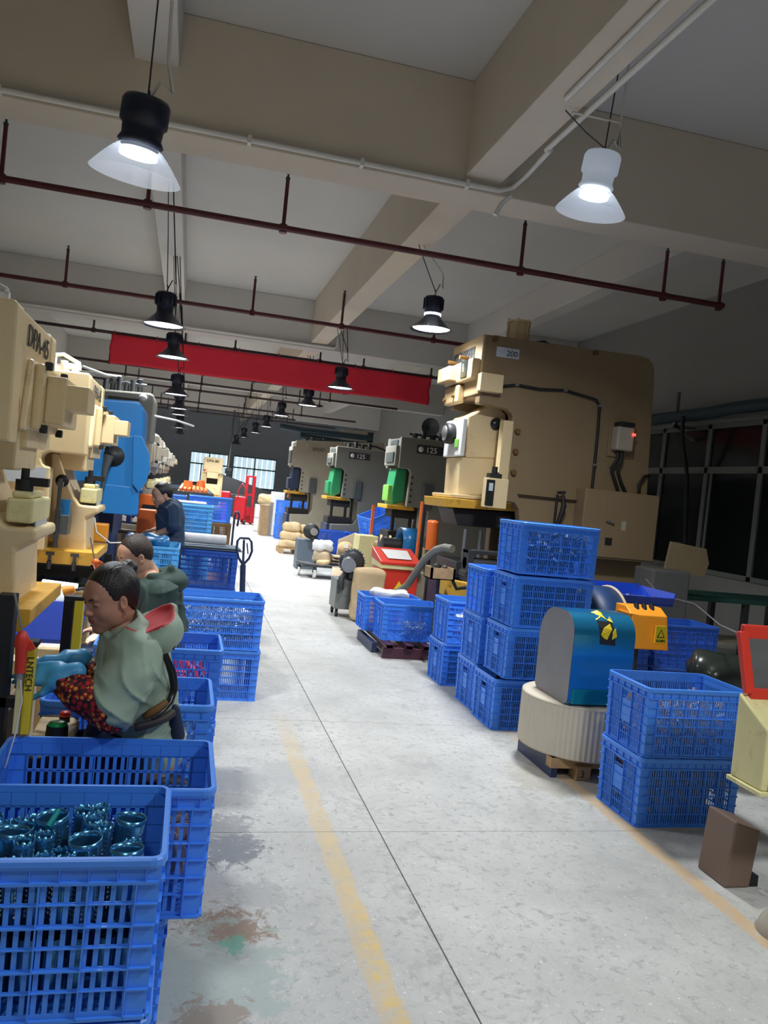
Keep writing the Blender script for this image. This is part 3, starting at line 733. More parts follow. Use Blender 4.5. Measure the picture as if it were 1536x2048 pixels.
for wl, q in zip(WL, big):
    x, y = min(q.x, rx1 - .045), q.y; placed.append((x, y, .042))
    loc = (x, y, bz + .185)
    if first.get(TB.name): TB.location = loc; first[TB.name] = False; o = TB
    else: o = dup(TB, loc)
    o['label'] = wl; o['group'] = 'wide tubes in the nearest crate'; o.rotation_euler = (random.uniform(-.12, .12), random.uniform(-.12, .12), random.random() * 6)
row = 0; y = ry0 + .026
while y < ry1 - .02:
    x = rx0 + .028 + (.026 if row % 2 else 0)
    while x < rx1 - .024:
        if all((x - a) ** 2 + (y - c) ** 2 > (r + .0225) ** 2 for a, c, r in placed[:len(big)]):
            loc = (x + random.uniform(-.002, .002), y + random.uniform(-.002, .002), bz + .155 + random.uniform(0, .05))
            if first.get(TA.name): TA.location = loc; first[TA.name] = False; o = TA
            else: o = dup(TA, loc)
            o['group'] = 'small tubes in the nearest crate'; o.rotation_euler = (random.uniform(-.07, .07), random.uniform(-.07, .07), random.random() * 6)
        x += .052
    row += 1; y += .0475
# layer of tubes below, seen through the slots
b = MB()
for x in np.arange(rx0 + .04, rx1 - .02, .056):
    for y in np.arange(ry0 + .05, ry1 - .03, .075): b.cyl((x, y, bz + .014), (x + random.uniform(-.005, .005), y, bz + .15), .022, n=12, cap=False)
b.build('lower_tubes', 'tube_metal', label='blue tubes under the top layer, seen through the slots of the nearest crate', cat='tube', kind='stuff')
MB().cyl(at(95, 1655, 1.93), at(117, 1622, 1.98), .007, n=10).build('tube_offcut', 'teal_film', label='thin teal stick lying on the tubes in the nearest crate', cat='stick')
def heap(name, label, x0, x1, y0, y1, z0, z1, m, n, size, kind='bar'):
    b = MB()
    for i in range(n):
        c = (random.uniform(x0, x1), random.uniform(y0, y1), random.uniform(z0, z1)); r = (random.random() * 3, random.random() * 3, random.random() * 3); s_ = size * random.uniform(.7, 1.3)
        b.obox(c, (s_, s_ * .35, s_ * .2), r)
    b.build(name, m, label=label, cat='parts', kind='stuff')
heap('metal_offcuts', 'pale metal pieces filling the top crate at right beside the yellow machine', 2.47, 2.96, 3.72, 4.02, .42, .64, 'parts_pale', 700, .045)
heap('metal_offcuts', 'pale metal pieces filling the bottom crate at right beside the yellow machine', 2.47, 2.96, 3.72, 4.02, .05, .33, 'parts_pale', 700, .045)
heap('shiny_parts', 'shiny parts in the top crate in front of the pallet truck handle', .06, .55, 5.86, 6.14, .42, .62, 'parts_silver', 400, .05)
heap('shiny_parts', 'shiny parts in the open crate behind the seated woman', -.05, .12, 3.12, 3.42, .42, .60, 'parts_silver', 120, .05)
heap('red_parts', 'bright red parts in the crate in front of the man in dark green', -.02, .18, 4.1, 4.4, .45, .62, 'parts_red', 26, .07)
heap('mixed_parts', 'white and red scraps at the right end of the crate behind the tube-filled one', -.02, .1, 2.32, 2.6, .4, .55, 'parts_pale', 40, .06)
heap('shiny_parts', 'dark shiny pieces in the crate on the purple stillage', 2.25, 2.52, 7.75, 7.95, .18, .3, 'parts_silver', 80, .06)
heap('pale_parts', 'pale packets in the upper crate left of the tall stack', 2.42, 2.8, 6.56, 6.85, .42, .6, 'parts_silver', 90, .07)

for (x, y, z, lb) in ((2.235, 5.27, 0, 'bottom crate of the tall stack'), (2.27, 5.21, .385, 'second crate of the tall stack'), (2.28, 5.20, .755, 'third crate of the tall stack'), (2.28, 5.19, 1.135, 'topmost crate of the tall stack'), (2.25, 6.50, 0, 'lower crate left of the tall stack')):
    heap('slot_shade_parts', 'dark blue parts added to shade the slots of the ' + lb, x + .06, x + .56, y + .06, y + .37, z + .05, z + .29, 'navy_and_slot_shade', 330, .07)  # dark filling added so the crate interiors look deep in shade
# ================================================================ LEFT PRESSES
FX = -.58
def poly(pts, Y): return [(at(px, py, Y).x, at(px, py, Y).z) for px, py in pts]
Y2 = 4.73
side_px = [(107, 738), (178, 746), (182, 752), (171, 911), (112, 905), (98, 903), (86, 908), (82, 917), (85, 927), (91, 932), (101, 934), (88, 1100), (45, 1098)]
side = [(x - FX, z) for x, z in poly(side_px, Y2)]
side = [(-1.5, 2.02)] + [(-1.35, side[0][1])] + side + [(-.50, 1.08), (-.52, .80), (.05, .78), (.05, .06), (.1, 0), (-1.5, 0)]
ram_px = [(101, 905), (117, 907), (133, 960), (147, 995), (158, 1010), (196, 1014), (196, 1027), (172, 1036), (170, 1105), (178, 1113), (112, 1117), (114, 1030), (103, 1020)]
ram = [(x - FX, z) for x, z in poly(ram_px, Y2 + .16)]
PW = .76
def left_press(Y0, label, letters, badge=None, m='press_cream'):
    t = thing('power_press', label, 'press', (FX, Y0, 0), 'cream presses along the left side')
    T = lambda pl: [(x + FX, z) for x, z in pl]
    for k, (a, c) in enumerate(((0, .11), (PW - .11, PW))): MB().prism(T(side), 'y', Y0 + a, Y0 + c).build('side_plate', m, t, bevel=.012)
    ztop = side[2][1]; zb = 1.655
    MB().box(FX - 1.3, FX - .001, Y0 + .1, Y0 + PW - .1, zb + .03, ztop - .006).build('head', m, t, bevel=.01)
    # front cover, its box and the square cam housing
    cy0, cy1 = Y0 + .24, Y0 + PW - .07
    b = MB(); b.prism([(cy0 - .07, 1.69), (cy0 + .0, 1.945), (cy1, 1.96), (cy1 + .03, 1.69)], 'x', FX - .01, FX + .022); b.build('front_cover', m, t, bevel=.015)
    MB().box(FX + .02, FX + .055, cy0 + .02, cy1 - .02, 1.70, 1.935).build('cover_panel', m, t, bevel=.012)
    MB().box(FX + .055, FX + .125, cy0 + .07, cy1 - .05, 1.725, 1.90).build('cam_cover', m, t, bevel=.008)
    MB().box(FX + .12, FX + .20, cy0 + .08, cy1 - .16, 1.785, 1.875).build('cam_box', m, t, bevel=.004)
    b = MB()
    for y, z in ((cy0 + .05, 1.93), (cy0 + .05, 1.705), (cy1 - .05, 1.93), (cy1 - .05, 1.705)): b.box(FX + .05, FX + .075, y - .015, y + .015, z - .015, z + .015)
    b.build('clamps', 'black_rubber', t, bevel=.004)
    MB().prism([(FX, zb + .07), (FX + .02, zb + .07), (FX + .02, zb - .02), (FX, zb - .02)], 'y', cy0, cy1).build('lower_lip', m, t)
    # ram
    r0, r1 = Y0 + .17, Y0 + PW - .17
    MB().prism(T(ram), 'y', r0, r1).build('ram', m, t, bevel=.018, seg=3)
    c = at(115, 987, Y0 + .165) if False else Vector((FX + ram[0][0] + .075, r0, 1.485))
    MB().lathe((c.x, r0 - .006, c.z), [(.0, 0), (.036, 0), (.036, .01), (.0, .01)], 24, 'y').build('round_hole', 'black_rubber', t)
    MB().box(FX + ram[0][0] + .04, FX - .0, r0 + .02, r1 - .02, 1.55, 1.70).build('slide_block', m, t, bevel=.01)
    b = MB(); q = Vector((FX + .07, (r0 + r1) / 2, 1.40)); b.box(q.x - .09, q.x, r0 + .03, r1 - .05, 1.37, 1.455); b.box(q.x - .08, q.x - .015, r0 + .05, r1 - .12, 1.455, 1.48)
    b.build('adjuster_housing', 'pale_yellow', t, bevel=.01)
    b = MB(); b.cyl((q.x - .05, r0 + .1, 1.48), (q.x - .05, r0 + .1, 1.52), .03); b.cyl((q.x - .05, r0 + .1, 1.515), (q.x - .05, r0 + .1, 1.56), .014); b.box(q.x - .05, q.x + .03, r0 + .08, r0 + .12, 1.5, 1.53)
    b.build('valve', 'black_rubber', t)
    MB().box(FX + .062, FX + .066, r0 + .12, r1 - .08, 1.345, 1.395).build('nameplate', 'sticker', t)
    MB().box(FX + .012, FX + .0165, r0 + .08, r1 - .05, 1.13, 1.27).build('sticker', 'sticker', t)
    # yellow upper die plate
    pl = [(FX - .34, 1.02), (FX + .085, 1.02), (FX + .115, 1.05), (FX + .115, 1.098), (FX - .34, 1.098)]
    MB().prism(pl, 'y', Y0 + .05, Y0 + PW - .05).build('upper_die_plate', 'die_yellow', t, bevel=.004)
    b = MB()
    for x in (FX - .13, FX + .0):
        b.box(x - .008, x + .008, Y0 + .042, Y0 + .052, 1.03, 1.075); b.box(x - .022, x + .022, Y0 + .04, Y0 + .05, 1.068, 1.085); b.cyl((x, Y0 + .04, .99), (x, Y0 + .04, 1.035), .012)
    b.build('clamp_bolts', 'dark_steel', t)
    # bed and table
    MB().box(FX - .52, FX + .02, Y0 + .02, Y0 + PW - .02, .66, .72).build('bolster', m, t, bevel=.006)
    MB().box(FX - .4, FX - .06, Y0 + .2, Y0 + PW - .2, .72, .80).build('lower_die', 'dark_steel', t, bevel=.006)
    MB().box(FX - .36, FX - .3, Y0 + .12, Y0 + PW - .12, .74, 1.02).build('guard_back', 'tray_blue', t, bevel=.01)
    # gib rods, oil box
    b = MB().cyl((FX - .10, Y0 - .02, 1.12), (FX - .10, Y0 - .02, 1.5), .011)
    for z in (1.18, 1.32, 1.47): b.box(FX - .115, FX - .085, Y0 - .03, Y0 + .01, z - .012, z + .012)
    b.build('gib_rod', 'dark_steel', t)
    MB().box(FX - .12, FX - .045, Y0 - .0, Y0 + .13, 1.19, 1.30).build('oil_box', 'plate_dark', t, bevel=.004)
    MB().cyl((FX - .08, Y0 + .06, 1.30), (FX - .08, Y0 + .06, 1.385), .032).build('tin', 'blue_film', t)
    # pipes on the head
    b = MB()
    for i in range(7):
        x = FX - .12 - .08 * i; y = Y0 + .3 + .1 * (i % 3); b.cyl((x, y, ztop - .03), (x, y, ztop + .07 + .03 * (i % 3)), .022); b.cyl((x - .04, y, ztop + .06), (x + .03, y, ztop + .06), .018)
    b.tube([(FX - .1, Y0 + .3, ztop + .08), (FX - .2, Y0 + .35, ztop + .13), (FX - .4, Y0 + .4, ztop + .1), (FX - .7, Y0 + .5, ztop + .12)], .012)
    b.build('air_fittings', 'white_plastic', t)
    b = MB().cyl((FX - .42, Y0 + .2, ztop - .02), (FX - .42, Y0 + .2, ztop + .1), .06); b.tube([(FX - .42, Y0 + .2, ztop + .1), (FX - .5, Y0 + .22, ztop + .16), (FX - .62, Y0 + .3, ztop + .02)], .012)
    b.build('air_valve', 'dark_steel', t)
    if letters: text(letters, .105, (FX + .004, Y0 + .19, 1.985), (0, 1, 0), (0, 0, 1), 'ink', t, squeeze=1.2)
    if badge:
        bd = MB().lathe((FX + .002, Y0 + .095, 1.765), [(.0, 0), (.05, 0), (.05, .003), (.0, .003)], 28, 'x').build('number_badge', 'badge_red', t)
        text(badge, .075, (FX + .006, Y0 + .055, 1.738), (0, 1, 0), (0, 0, 1), 'ink_white', bd)
    return t
left_press(2.79, 'nearest cream press at the left edge, lettered DPA-45 with a red number 21 disc', 'DPA-45', '21')
pr2 = left_press(4.73, 'second cream press, lettered DPA-45, just behind the one numbered 21', 'DPA-45')
b = MB().lathe((FX - .17, 4.722, 2.03), [(.026, 0), (.034, .002), (.034, -.004), (.026, -.006)], 24, 'y'); b.build('round_mark', 'ink', pr2)
MB().box(FX - .42, FX - .18, 4.722, 4.728, 1.46, 1.55).build('notice', 'sticker', pr2)
pr5 = left_press(10.2, 'cream press behind the grey press in the left row', None, m='press_greybeige')
for k, (y, dx) in enumerate(((12.0, .12), (13.8, .12), (15.7, .10), (17.8, .10), (20., .08))):
    dup(pr5, (FX + dx, y, 0), ['first', 'second', 'third', 'fourth', 'fifth'][k] + ' press past the greyish one in the receding left row', scale=(1, 1, 1.0))
pr5.location = (FX + .10, 10.2, 0)

# blue press
t = thing('belt_guard_press', 'big blue press with a chamfered belt guard, behind the second cream press', 'press', (-.9, 6.6, 0))
Yb = 6.55
MB().prism(poly([(120, 797), (208, 797), (273, 802), (283, 808), (288, 822), (284, 884), (172, 872)], Yb + .12) + [(-1.6, 1.8), (-1.6, 2.1)], 'y', Yb + .12, Yb + .8).build('head', 'press_blue', t, bevel=.02, seg=3)
g1 = poly([(172, 868), (283, 872), (297, 905), (299, 938), (291, 965), (277, 985), (275, 1030), (262, 1032), (200, 1024), (195, 968), (172, 962)], Yb)
MB().prism([(-1.5, 1.84)] + g1 + [(-1.5, 1.3)], 'y', Yb, Yb + .12).build('belt_guard', 'press_blue', t, bevel=.012)
MB().prism([(x, z) for x, z in poly([(266, 870), (284, 873), (298, 905), (300, 938), (292, 965), (277, 985), (264, 968)], Yb - .03)], 'y', Yb - .03, Yb + .0).build('guard_flange', 'press_blue', t, bevel=.006)
MB().prism(poly([(205, 968), (262, 974), (262, 1030), (205, 1026)], Yb - .012), 'y', Yb - .012, Yb).build('lower_panel', 'press_blue', t, bevel=.004)
c = at(228, 912, Yb)
MB().lathe((c.x, Yb - .03, c.z), [(0, 0), (.05, 0), (.055, .02), (.078, .02), (.08, .04), (0, .04)], 28, 'y').build('hub', 'black_rubber', t)
b = MB().tube([(c.x - .03, Yb - .05, c.z), (c.x - .05, Yb - .06, c.z - .1), (c.x - .06, Yb - .05, c.z - .3)], [.04, .025, .008]); b.build('lever', 'plate_dark', t)
MB().box(-1.55, -.55, Yb + .15, Yb + .75, 0, 1.3).build('column', 'slide_navy', t)
# table works in front of it
t = thing('die_bench', 'dark cluttered die bench under the big blue press', 'bench', (-.75, 6.2, 0))
b = MB().box(-1.3, -.45, 6.0, 6.45, 0, .74); b.box(-1.2, -.6, 6.1, 6.4, .86, .95); b.cyl((-.7, 6.15, .74), (-.7, 6.15, 1.28), .035); b.cyl((-.95, 6.15, .74), (-.95, 6.15, 1.28), .03)
b.build('bed', 'dark_steel', t, bevel=.008)
MB().box(-1.0, -.52, 5.95, 6.05, .98, 1.0).build('guide_plate', 'steel', t)
MB().box(-1.05, -.55, 6.3, 6.42, 1.02, 1.16).build('die_block', 'orange_box', t, bevel=.01)
MB().tube([(-.62, 6.0, 1.22), (-.6, 6.0, 1.12), (-.5, 6.0, 1.05), (-.4, 6.0, 1.06), (-.32, 6.0, 1.0)], .006).build('hose', 'white_plastic', t)
b = MB().box(-1.15, -.35, 5.7, 5.9, .84, .90); b.cyl((-1.1, 5.75, .87), (-.4, 5.75, .87), .05); b.box(-.5, -.45, 5.7, 5.75, .6, 1.0); b.build('roller', 'black_rubber', t, bevel=.006)
# grey press
t = thing('power_press', 'grey press with a lamp on its head rising behind the blue press', 'press', (-.8, 9.0, 0))
hp = poly([(204, 778), (300, 786), (308, 790), (309, 800), (301, 882), (285, 880)], 8.9)
MB().prism([(-1.9, 2.4)] + hp + [(-.75, 1.86), (-.8, 0), (-1.9, 0)], 'y', 8.9, 9.8).build('frame', 'press_grey', t, bevel=.02)
MB().box(at(217, 792, 8.88).x, at(277, 800, 8.88).x, 8.87, 8.9, at(217, 800, 8.88).z, at(217, 791, 8.88).z).build('nameplate', 'ink', t)
q = at(286, 795, 8.86); MB().lathe((q.x, 8.86, q.z), [(0, -.02), (.03, -.02), (.04, .03), (0, .03)], 16, 'y').build('head_lamp', 'white_plastic', t)
b = MB()
for i in range(6): x = -.95 + .07 * i; b.cyl((x, 9.1 + .05 * (i % 2), 2.38), (x, 9.1, 2.52 + .02 * (i % 3)), .03); b.cyl((x, 9.1, 2.5), (x + .07, 9.1, 2.5), .02)
b.build('air_fittings', 'dark_steel', t)
MB().tube([(-1.2, 9.1, 2.62), (-.95, 9.1, 2.56), (-.8, 9.1, 2.56)], .015).build('air_pipe', 'white_plastic', t)
MB().tube([(-.45, 9.3, 2.2), (-.2, 9.5, 2.19), (.0, 9.9, 2.17)], .012).build('air_hose', 'white_plastic', t)
MB().box(-.75, -.5, 9.0, 9.7, 1.35, 1.86).build('ram', 'press_cream', t, bevel=.02)
# orange cabinets and green bits by the man in the blue shirt
t = thing('electrical_cabinet', 'orange upright cabinet beside the man in the blue shirt', 'cabinet', (-.5, 8.6, 0))
a = at(298, 1020, 8.4); MB().box(a.x - .1, a.x + .07, 8.4, 8.6, .0, a.z).build('body', 'orange', t, bevel=.01); MB().cyl((a.x + .10, 8.38, 0), (a.x + .10, 8.38, a.z), .015).build('post', 'steel', t)
t = thing('orange_column', 'orange machine column above the head of the man in the blue shirt', 'machine', (-.5, 9.9, 0))
a = at(305, 990, 9.9); MB().box(a.x - .15, a.x + .14, 9.9, 10.1, 0, a.z).build('column', 'orange', t, bevel=.01)
MB().box(a.x - .1, a.x + .1, 9.85, 9.9, a.z - .2, a.z - .12).build('panel', 'black_rubber', t)

# ================================================================ RIGHT: THE BIG TAN PRESS
Yp = 8.0; BX = at(970, 668, Yp).x
t = big = thing('power_press', 'big tan press lettered 200, the largest machine at right', 'press', (3.9, 8.5, 0))
out = poly([(970, 668), (1285, 712), (1300, 718), (1308, 730), (1310, 745), (1291, 1050)], Yp)
bk = out[-1][0]
throat = poly([(1040, 1050), (1038, 1020), (1030, 1006), (1006, 1002), (1006, 985), (1021, 842), (1026, 838), (1024, 828), (1016, 819), (958, 806)], Yp)
pl = out + [(bk, 0), (BX + .05, 0), (BX + .05, .82), (throat[0][0], .84)] + throat
for a, c in ((Yp, Yp + .14), (Yp + .84, Yp + .98)): MB().prism(pl, 'y', a, c).build('side_plate', 'press_tan_shaded', t, bevel=.015)
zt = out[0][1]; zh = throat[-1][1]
MB().box(BX + .01, bk - .1, Yp + .1, Yp + .88, zh + .08, zt - .05).build('head', 'press_tan_shaded', t)
MB().box(3.6, bk - .05, Yp + .1, Yp + .88, .0, zh + .2).build('column', 'press_tan_shaded', t)
fx = BX
MB().box(fx - .012, fx + .02, Yp + .0, Yp + .98, zh + .1, zt).build('front_plate', 'press_tan_lit', t, bevel=.01)
def fp(px, py, dx=0): q = sx(px, py, fx - dx); return q.y, q.z
def fpanel(name, pts, x0, x1, m='press_tan_shaded', bevel=.01):
    y, z = zip(*pts); MB().prism(pts, 'x', x0, x1).build(name, m, t, bevel=bevel)
y0, y1 = Yp + .08, Yp + .95
fn = MB().box(fx - .02, fx - .01, Yp + .22, Yp + .92, at(940, 722, 8.4).z - .04, at(940, 692, 8.4).z - .03).build('front_nameplate', 'plate_dark', t)
text('广东锻压', .165, (fx - .022, Yp + .90, at(940, 722, 8.4).z - .01), (0, -1, 0), (0, 0, 1), 'ink', fn)
MB().box(fx - .10, fx, Yp + .02, Yp + .95, 2.90, 3.12).build('cam_cover', 'press_tan_lit', t, bevel=.02)
MB().box(fx - .2, fx - .09, Yp + .5, Yp + .9, 2.92, 3.08).build('cam_box', 'press_tan_lit', t, bevel=.012)
dw = MB().box(fx - .108, fx - .098, Yp + .16, Yp + .36, 2.93, 3.11).build('dial_window', 'display_dark', t)
MB().bar((fx - .112, Yp + .28, 3.08), (fx - .112, Yp + .25, 2.99), .01).build('pointer', 'white_plastic', dw)
q0 = at(966, 745, Yp - .1); q1 = at(1004, 785, Yp - .1)
MB().box(q0.x - .02, q1.x, Yp - .12, Yp, q1.z - .01, q0.z).build('junction_box', 'press_cream', t, bevel=.008)
MB().box(fx - .09, fx, Yp + .45, Yp + .92, 2.68, 2.88).build('lower_cover', 'press_tan_lit', t, bevel=.02)
b = MB()
for y, z in ((Yp + .85, 2.74), (Yp + .55, 2.76), (Yp + .8, 3.17), (Yp + .4, 3.17)): MB().cyl((fx - .12, y, z), (fx, y, z), .022, n=10).build('bolt', 'strap_brown', t)
q = at(1015, 705, Yp - .01); sn = MB().box(at(993, 700, Yp).x, at(1038, 710, Yp).x, Yp - .008, Yp, at(1015, 716, Yp).z, at(1015, 696, Yp).z).build('side_nameplate', 'sticker', t)
text('200', .085, (at(1012, 712, Yp).x, Yp - .01, at(1012, 712, Yp).z), (1, 0, 0), (0, 0, 1), 'ink', sn)
# ram
rm = poly([(952, 812), (985, 812), (1010, 826), (1010, 985), (1003, 990), (915, 990), (918, 915), (905, 912), (912, 838), (930, 832)], 8.3)
MB().prism(poly([(935, 832), (990, 806), (1012, 830), (1004, 918), (930, 915)], 8.28), 'y', 8.26, 8.78).build('ram_head', 'press_cream', t, bevel=.02)
MB().prism(poly([(920, 914), (1002, 914), (998, 992), (914, 990)], 8.28), 'y', 8.28, 8.76).build('ram', 'press_cream', t, bevel=.02)
q = at(992, 848, 8.25); MB().lathe((q.x, 8.235, q.z), [(0, 0), (.065, 0), (.065, .02), (0, .02)], 28, 'y').build('round_hole', 'display_dark', t)
ax_ = at(930, 835, 8.28).x
MB().box(ax_ - .04, ax_ + .01, 8.2, 8.8, at(930, 914, 8.3).z, at(930, 838, 8.3).z).build('ram_front_cover', 'white_plastic', t, bevel=.012)
zc = at(905, 868, 8.5).z
MB().lathe((ax_ - .14, 8.5, zc), [(0, 0), (.09, 0), (.115, .015), (.115, .08), (.10, .11), (0, .11)], 28, 'x').build('motor', 'black_rubber', t)
MB().lathe((ax_ - .152, 8.5, zc), [(0, 0), (.085, 0), (.085, .014), (0, .014)], 28, 'x').build('motor_cap', 'steel', t)
MB().box(ax_ - .055, ax_ - .035, 8.28, 8.40, zc - .16, zc - .06).build('green_tag', 'green_light', t, bevel=.01)
MB().box(at(1006, 900, Yp).x - .03, at(1021, 900, Yp).x, Yp - .02, Yp + .1, at(1006, 985, Yp).z, at(1021, 842, Yp).z).build('gib', 'press_cream', t, bevel=.008)
MB().prism(poly([(900, 987), (1012, 995), (1012, 1003), (900, 995)], 8.2), 'y', 8.18, 8.86).build('ram_flange', 'press_cream', t, bevel=.01)
MB().prism(poly([(889, 995), (1044, 1008), (1044, 1024), (889, 1014)], 8.15), 'y', 8.15, 8.92).build('upper_die_plate', 'die_yellow', t, bevel=.008)
MB().prism(poly([(905, 1016), (1040, 1026), (1040, 1062), (915, 1050)], 8.25), 'y', 8.25, 8.8).build('upper_die', 'black_rubber', t, bevel=.01)
# operator panel on arm
q0, q1 = at(975, 955, 7.75), at(1008, 1018, 7.75)
MB().box(q0.x, q1.x + .01, 7.72, 7.86, q1.z, q0.z).build('operator_panel', 'press_cream', t, bevel=.006)
pf_ = MB().box(q0.x - .012, q0.x + .075, 7.712, 7.73, q1.z + .02, q0.z - .02).build('panel_face', 'display_dark', t)
MB().box(q0.x + .01, q0.x + .055, 7.706, 7.714, (q0.z + q1.z) / 2 + .02, (q0.z + q1.z) / 2 + .1).build('screen', 'sticker', pf_)
b = MB().cyl((q0.x + .09, 7.8, q0.z), (q0.x + .09, 7.8, q0.z + .12), .03); b.box(q0.x + .03, q0.x + .16, 7.76, 7.86, q0.z, q0.z + .05); b.cyl((q0.x + .09, 7.8, q0.z + .02), (fx + .3, 8.0, q0.z + .05), .03)
b.build('panel_arm', 'black_rubber', t)
# cable over the side, breaker box, motor cabinet
cb = [at(a, c, Yp - .02) for a, c in ((1004, 773), (1033, 770), (1080, 779), (1130, 781), (1170, 793), (1192, 800), (1199, 812), (1196, 860), (1189, 930), (1184, 975))]
MB().tube(cb, .016).build('cable', 'black_rubber', t)
b = MB()
for q in (cb[1], cb[3], cb[6], cb[8]): b.box(q.x - .02, q.x + .02, Yp - .04, Yp, q.z - .012, q.z + .012)
b.build('cable_clips', 'steel', t)
q0, q1 = at(1220, 840, Yp), at(1262, 918, Yp)
MB().box(q0.x - .0, q1.x, Yp - .02, Yp, q1.z, q0.z).build('mounting_plate', 'press_tan_shaded', t, bevel=.004)
q0, q1 = at(1232, 852, Yp - .1), at(1270, 905, Yp - .1)
MB().box(q0.x, q1.x - .06, Yp - .16, Yp - .02, q1.z, q0.z).build('breaker_box', 'press_greybeige', t, bevel=.02)
MB().box(q0.x + .02, q1.x - .07, Yp - .17, Yp - .02, q0.z, q0.z + .05).build('breaker_cap', 'black_rubber', t, bevel=.01)
MB().box(q1.x - .09, q1.x - .055, Yp - .17, Yp - .155, (q0.z + q1.z) / 2 + .04, (q0.z + q1.z) / 2 + .065).build('indicator', 'led_red', t)
b = MB()
for k, d in enumerate((0, .05)):
    b.tube([(q0.x + .07 + d, Yp - .08, q1.z), (q0.x + .06 + d, Yp - .09, q1.z - .10), (q0.x + .00 + d * 1.5, Yp - .09, q1.z - .2), (q0.x + .08 + d * 1.4, Yp - .07, q1.z - .34), (q0.x + .14 + d * 1.8, Yp - .05, q1.z - .44)], .018)
b.tube([(bk + .02, Yp + .05, 2.1), (bk - .1, Yp - .04, 2.08), (bk - .17, Yp - .05, 1.98), (bk - .15, Yp - .04, 1.86)], .018)
b.build('hoses', 'black_rubber', t)
q0, q1 = at(1166, 976, Yp - .15), at(1288, 1124, Yp - .15)
MB().box(q0.x, q1.x + .06, Yp - .22, Yp, q1.z, q0.z).build('electric_cabinet', 'press_tan_shaded', t, bevel=.008)
cd = MB().box(at(1206, 980, Yp - .22).x, q1.x + .05, Yp - .235, Yp - .22, q1.z + .02, q0.z - .02).build('cabinet_door', 'press_tan_shaded', t, bevel=.004)
q = at(1216, 1043, Yp - .24); MB().bar((q.x - .03, Yp - .26, q.z + .01), (q.x + .06, Yp - .26, q.z - .01), .018).build('chrome_handle', 'steel', cd)
q = at(1217, 1083, Yp - .24); MB().box(q.x - .04, q.x + .04, Yp - .24, Yp - .234, q.z - .04, q.z + .04).build('door_vent', 'black_rubber', cd)
q = at(1247, 1052, Yp - .24); MB().box(q.x - .025, q.x + .03, Yp - .239, Yp - .234, q.z - .05, q.z + .05).build('door_label', 'press_greybeige', cd)
q0, q1 = at(1036, 985, Yp - .02), at(1175, 1012, Yp - .02); MB().box(q0.x, q1.x, Yp - .06, Yp, q1.z + .05, q0.z - .01).build('cable_tray', 'press_tan_shaded', t, bevel=.006)
b = MB(); q = at(1125, 990, Yp - .08); b.tube([(q.x - .06, Yp - .08, q.z + .02), (q.x + .03, Yp - .08, q.z + .03)], .015); b.tube([(q.x, Yp - .08, q.z + .03), (q.x + .02, Yp - .1, q.z - .12), (q.x - .03, Yp - .08, q.z - .35)], [.012, .03, .02]); b.cyl((q.x - .06, Yp - .08, q.z), (q.x - .06, Yp - .08, q.z - .45), .014)
b.build('hanging_air_gun', 'black_rubber', t)
b = MB()
for px, py in ((1034, 863), (1030, 903), (1026, 945), (1190, 706), (990, 679)): q = at(px, py, Yp); MB().cyl((q.x, Yp - .035, q.z), (q.x, Yp, q.z), .03, n=12).build('bolt', 'strap_brown', t)
q = at(1036, 668, 8.4); b = MB().cyl((q.x, 8.4, zt - .02), (q.x, 8.4, q.z + .12), .115, n=24); b.cyl((q.x, 8.4, q.z + .11), (q.x, 8.4, q.z + .135), .135, n=24)
for k in range(6): a = k * math.pi / 3; b.cyl((q.x + .125 * math.cos(a), 8.4 + .125 * math.sin(a), zt), (q.x + .125 * math.cos(a), 8.4 + .125 * math.sin(a), q.z + .155), .012, n=6)
b.build('oil_tank', 'press_cream', t)
MB().tube([(q.x + .17, 8.4, zt + .06), (q.x + .32, 8.4, zt + .10), (q.x + .5, 8.4, zt + .04), (q.x + .8, 8.4, zt + .03), (q.x + 1.0, 8.4, zt - .03)], .022).build('top_hose', 'black_rubber', t)
b = MB().cyl((q.x - .3, 8.3, zt), (q.x - .3, 8.3, zt + .03), .18); b.cyl((q.x - .3, 8.3, zt), (q.x - .3, 8.3, zt + .06), .05); b.build('top_cover', 'press_tan_shaded', t)
# bed, die set and clutter in the throat
MB().box(BX - .05, 3.7, Yp + .05, Yp + .95, .0, .80).build('bed', 'slide_navy', t, bevel=.01)
MB().box(BX + .0, 3.5, Yp + .15, Yp + .85, .80, .95).build('lower_die', 'dark_steel', t, bevel=.01)
b = MB()
for x in (BX + .12, BX + .3): b.cyl((x, 8.3, .95), (x, 8.3, 1.3), .02)
b.build('guide_posts', 'steel', t)
# feeder in front of it
t = thing('strip_feeder', 'yellow and dark feeder with a slanted yellow beam, left of the tall crate stack', 'machine', (3.0, 7.4, 0))
b = MB(); b.obox((2.95, 7.55, .70), (.85, .18, .16), (0, .10, .06)); b.build('yellow_beam', 'die_yellow', t, bevel=.01)
MB().box(2.60, 3.3, 7.45, 7.85, .0, .62).build('cabinet', 'slide_navy', t, bevel=.008)
b = MB(); b.box(2.78, 3.35, 7.6, 7.8, .84, .90); b.cyl((2.8, 7.7, .98), (3.3, 7.7, .98), .06); b.box(2.80, 2.86, 7.6, 7.8, .8, 1.12); b.box(3.2, 3.25, 7.6, 7.8, .8, 1.1); b.box(2.8, 3.25, 7.62, 7.78, 1.08, 1.12); b.build('roller_head', 'dark_steel', t, bevel=.006)
b = MB()
for i in range(4): b.box(2.52 + .15 * i, 2.62 + .15 * i, 7.38, 7.44, .05, .62)
b.build('cloth_flaps', 'tan_cloth', t, bevel=.01)
t = thing('parts_box', 'small wooden box of black parts in front of the yellow feeder beam', 'box', (2.6, 7.9, .56))
q = at(880, 1145, 7.25)
b = MB(); cx, cz = q.x, q.z
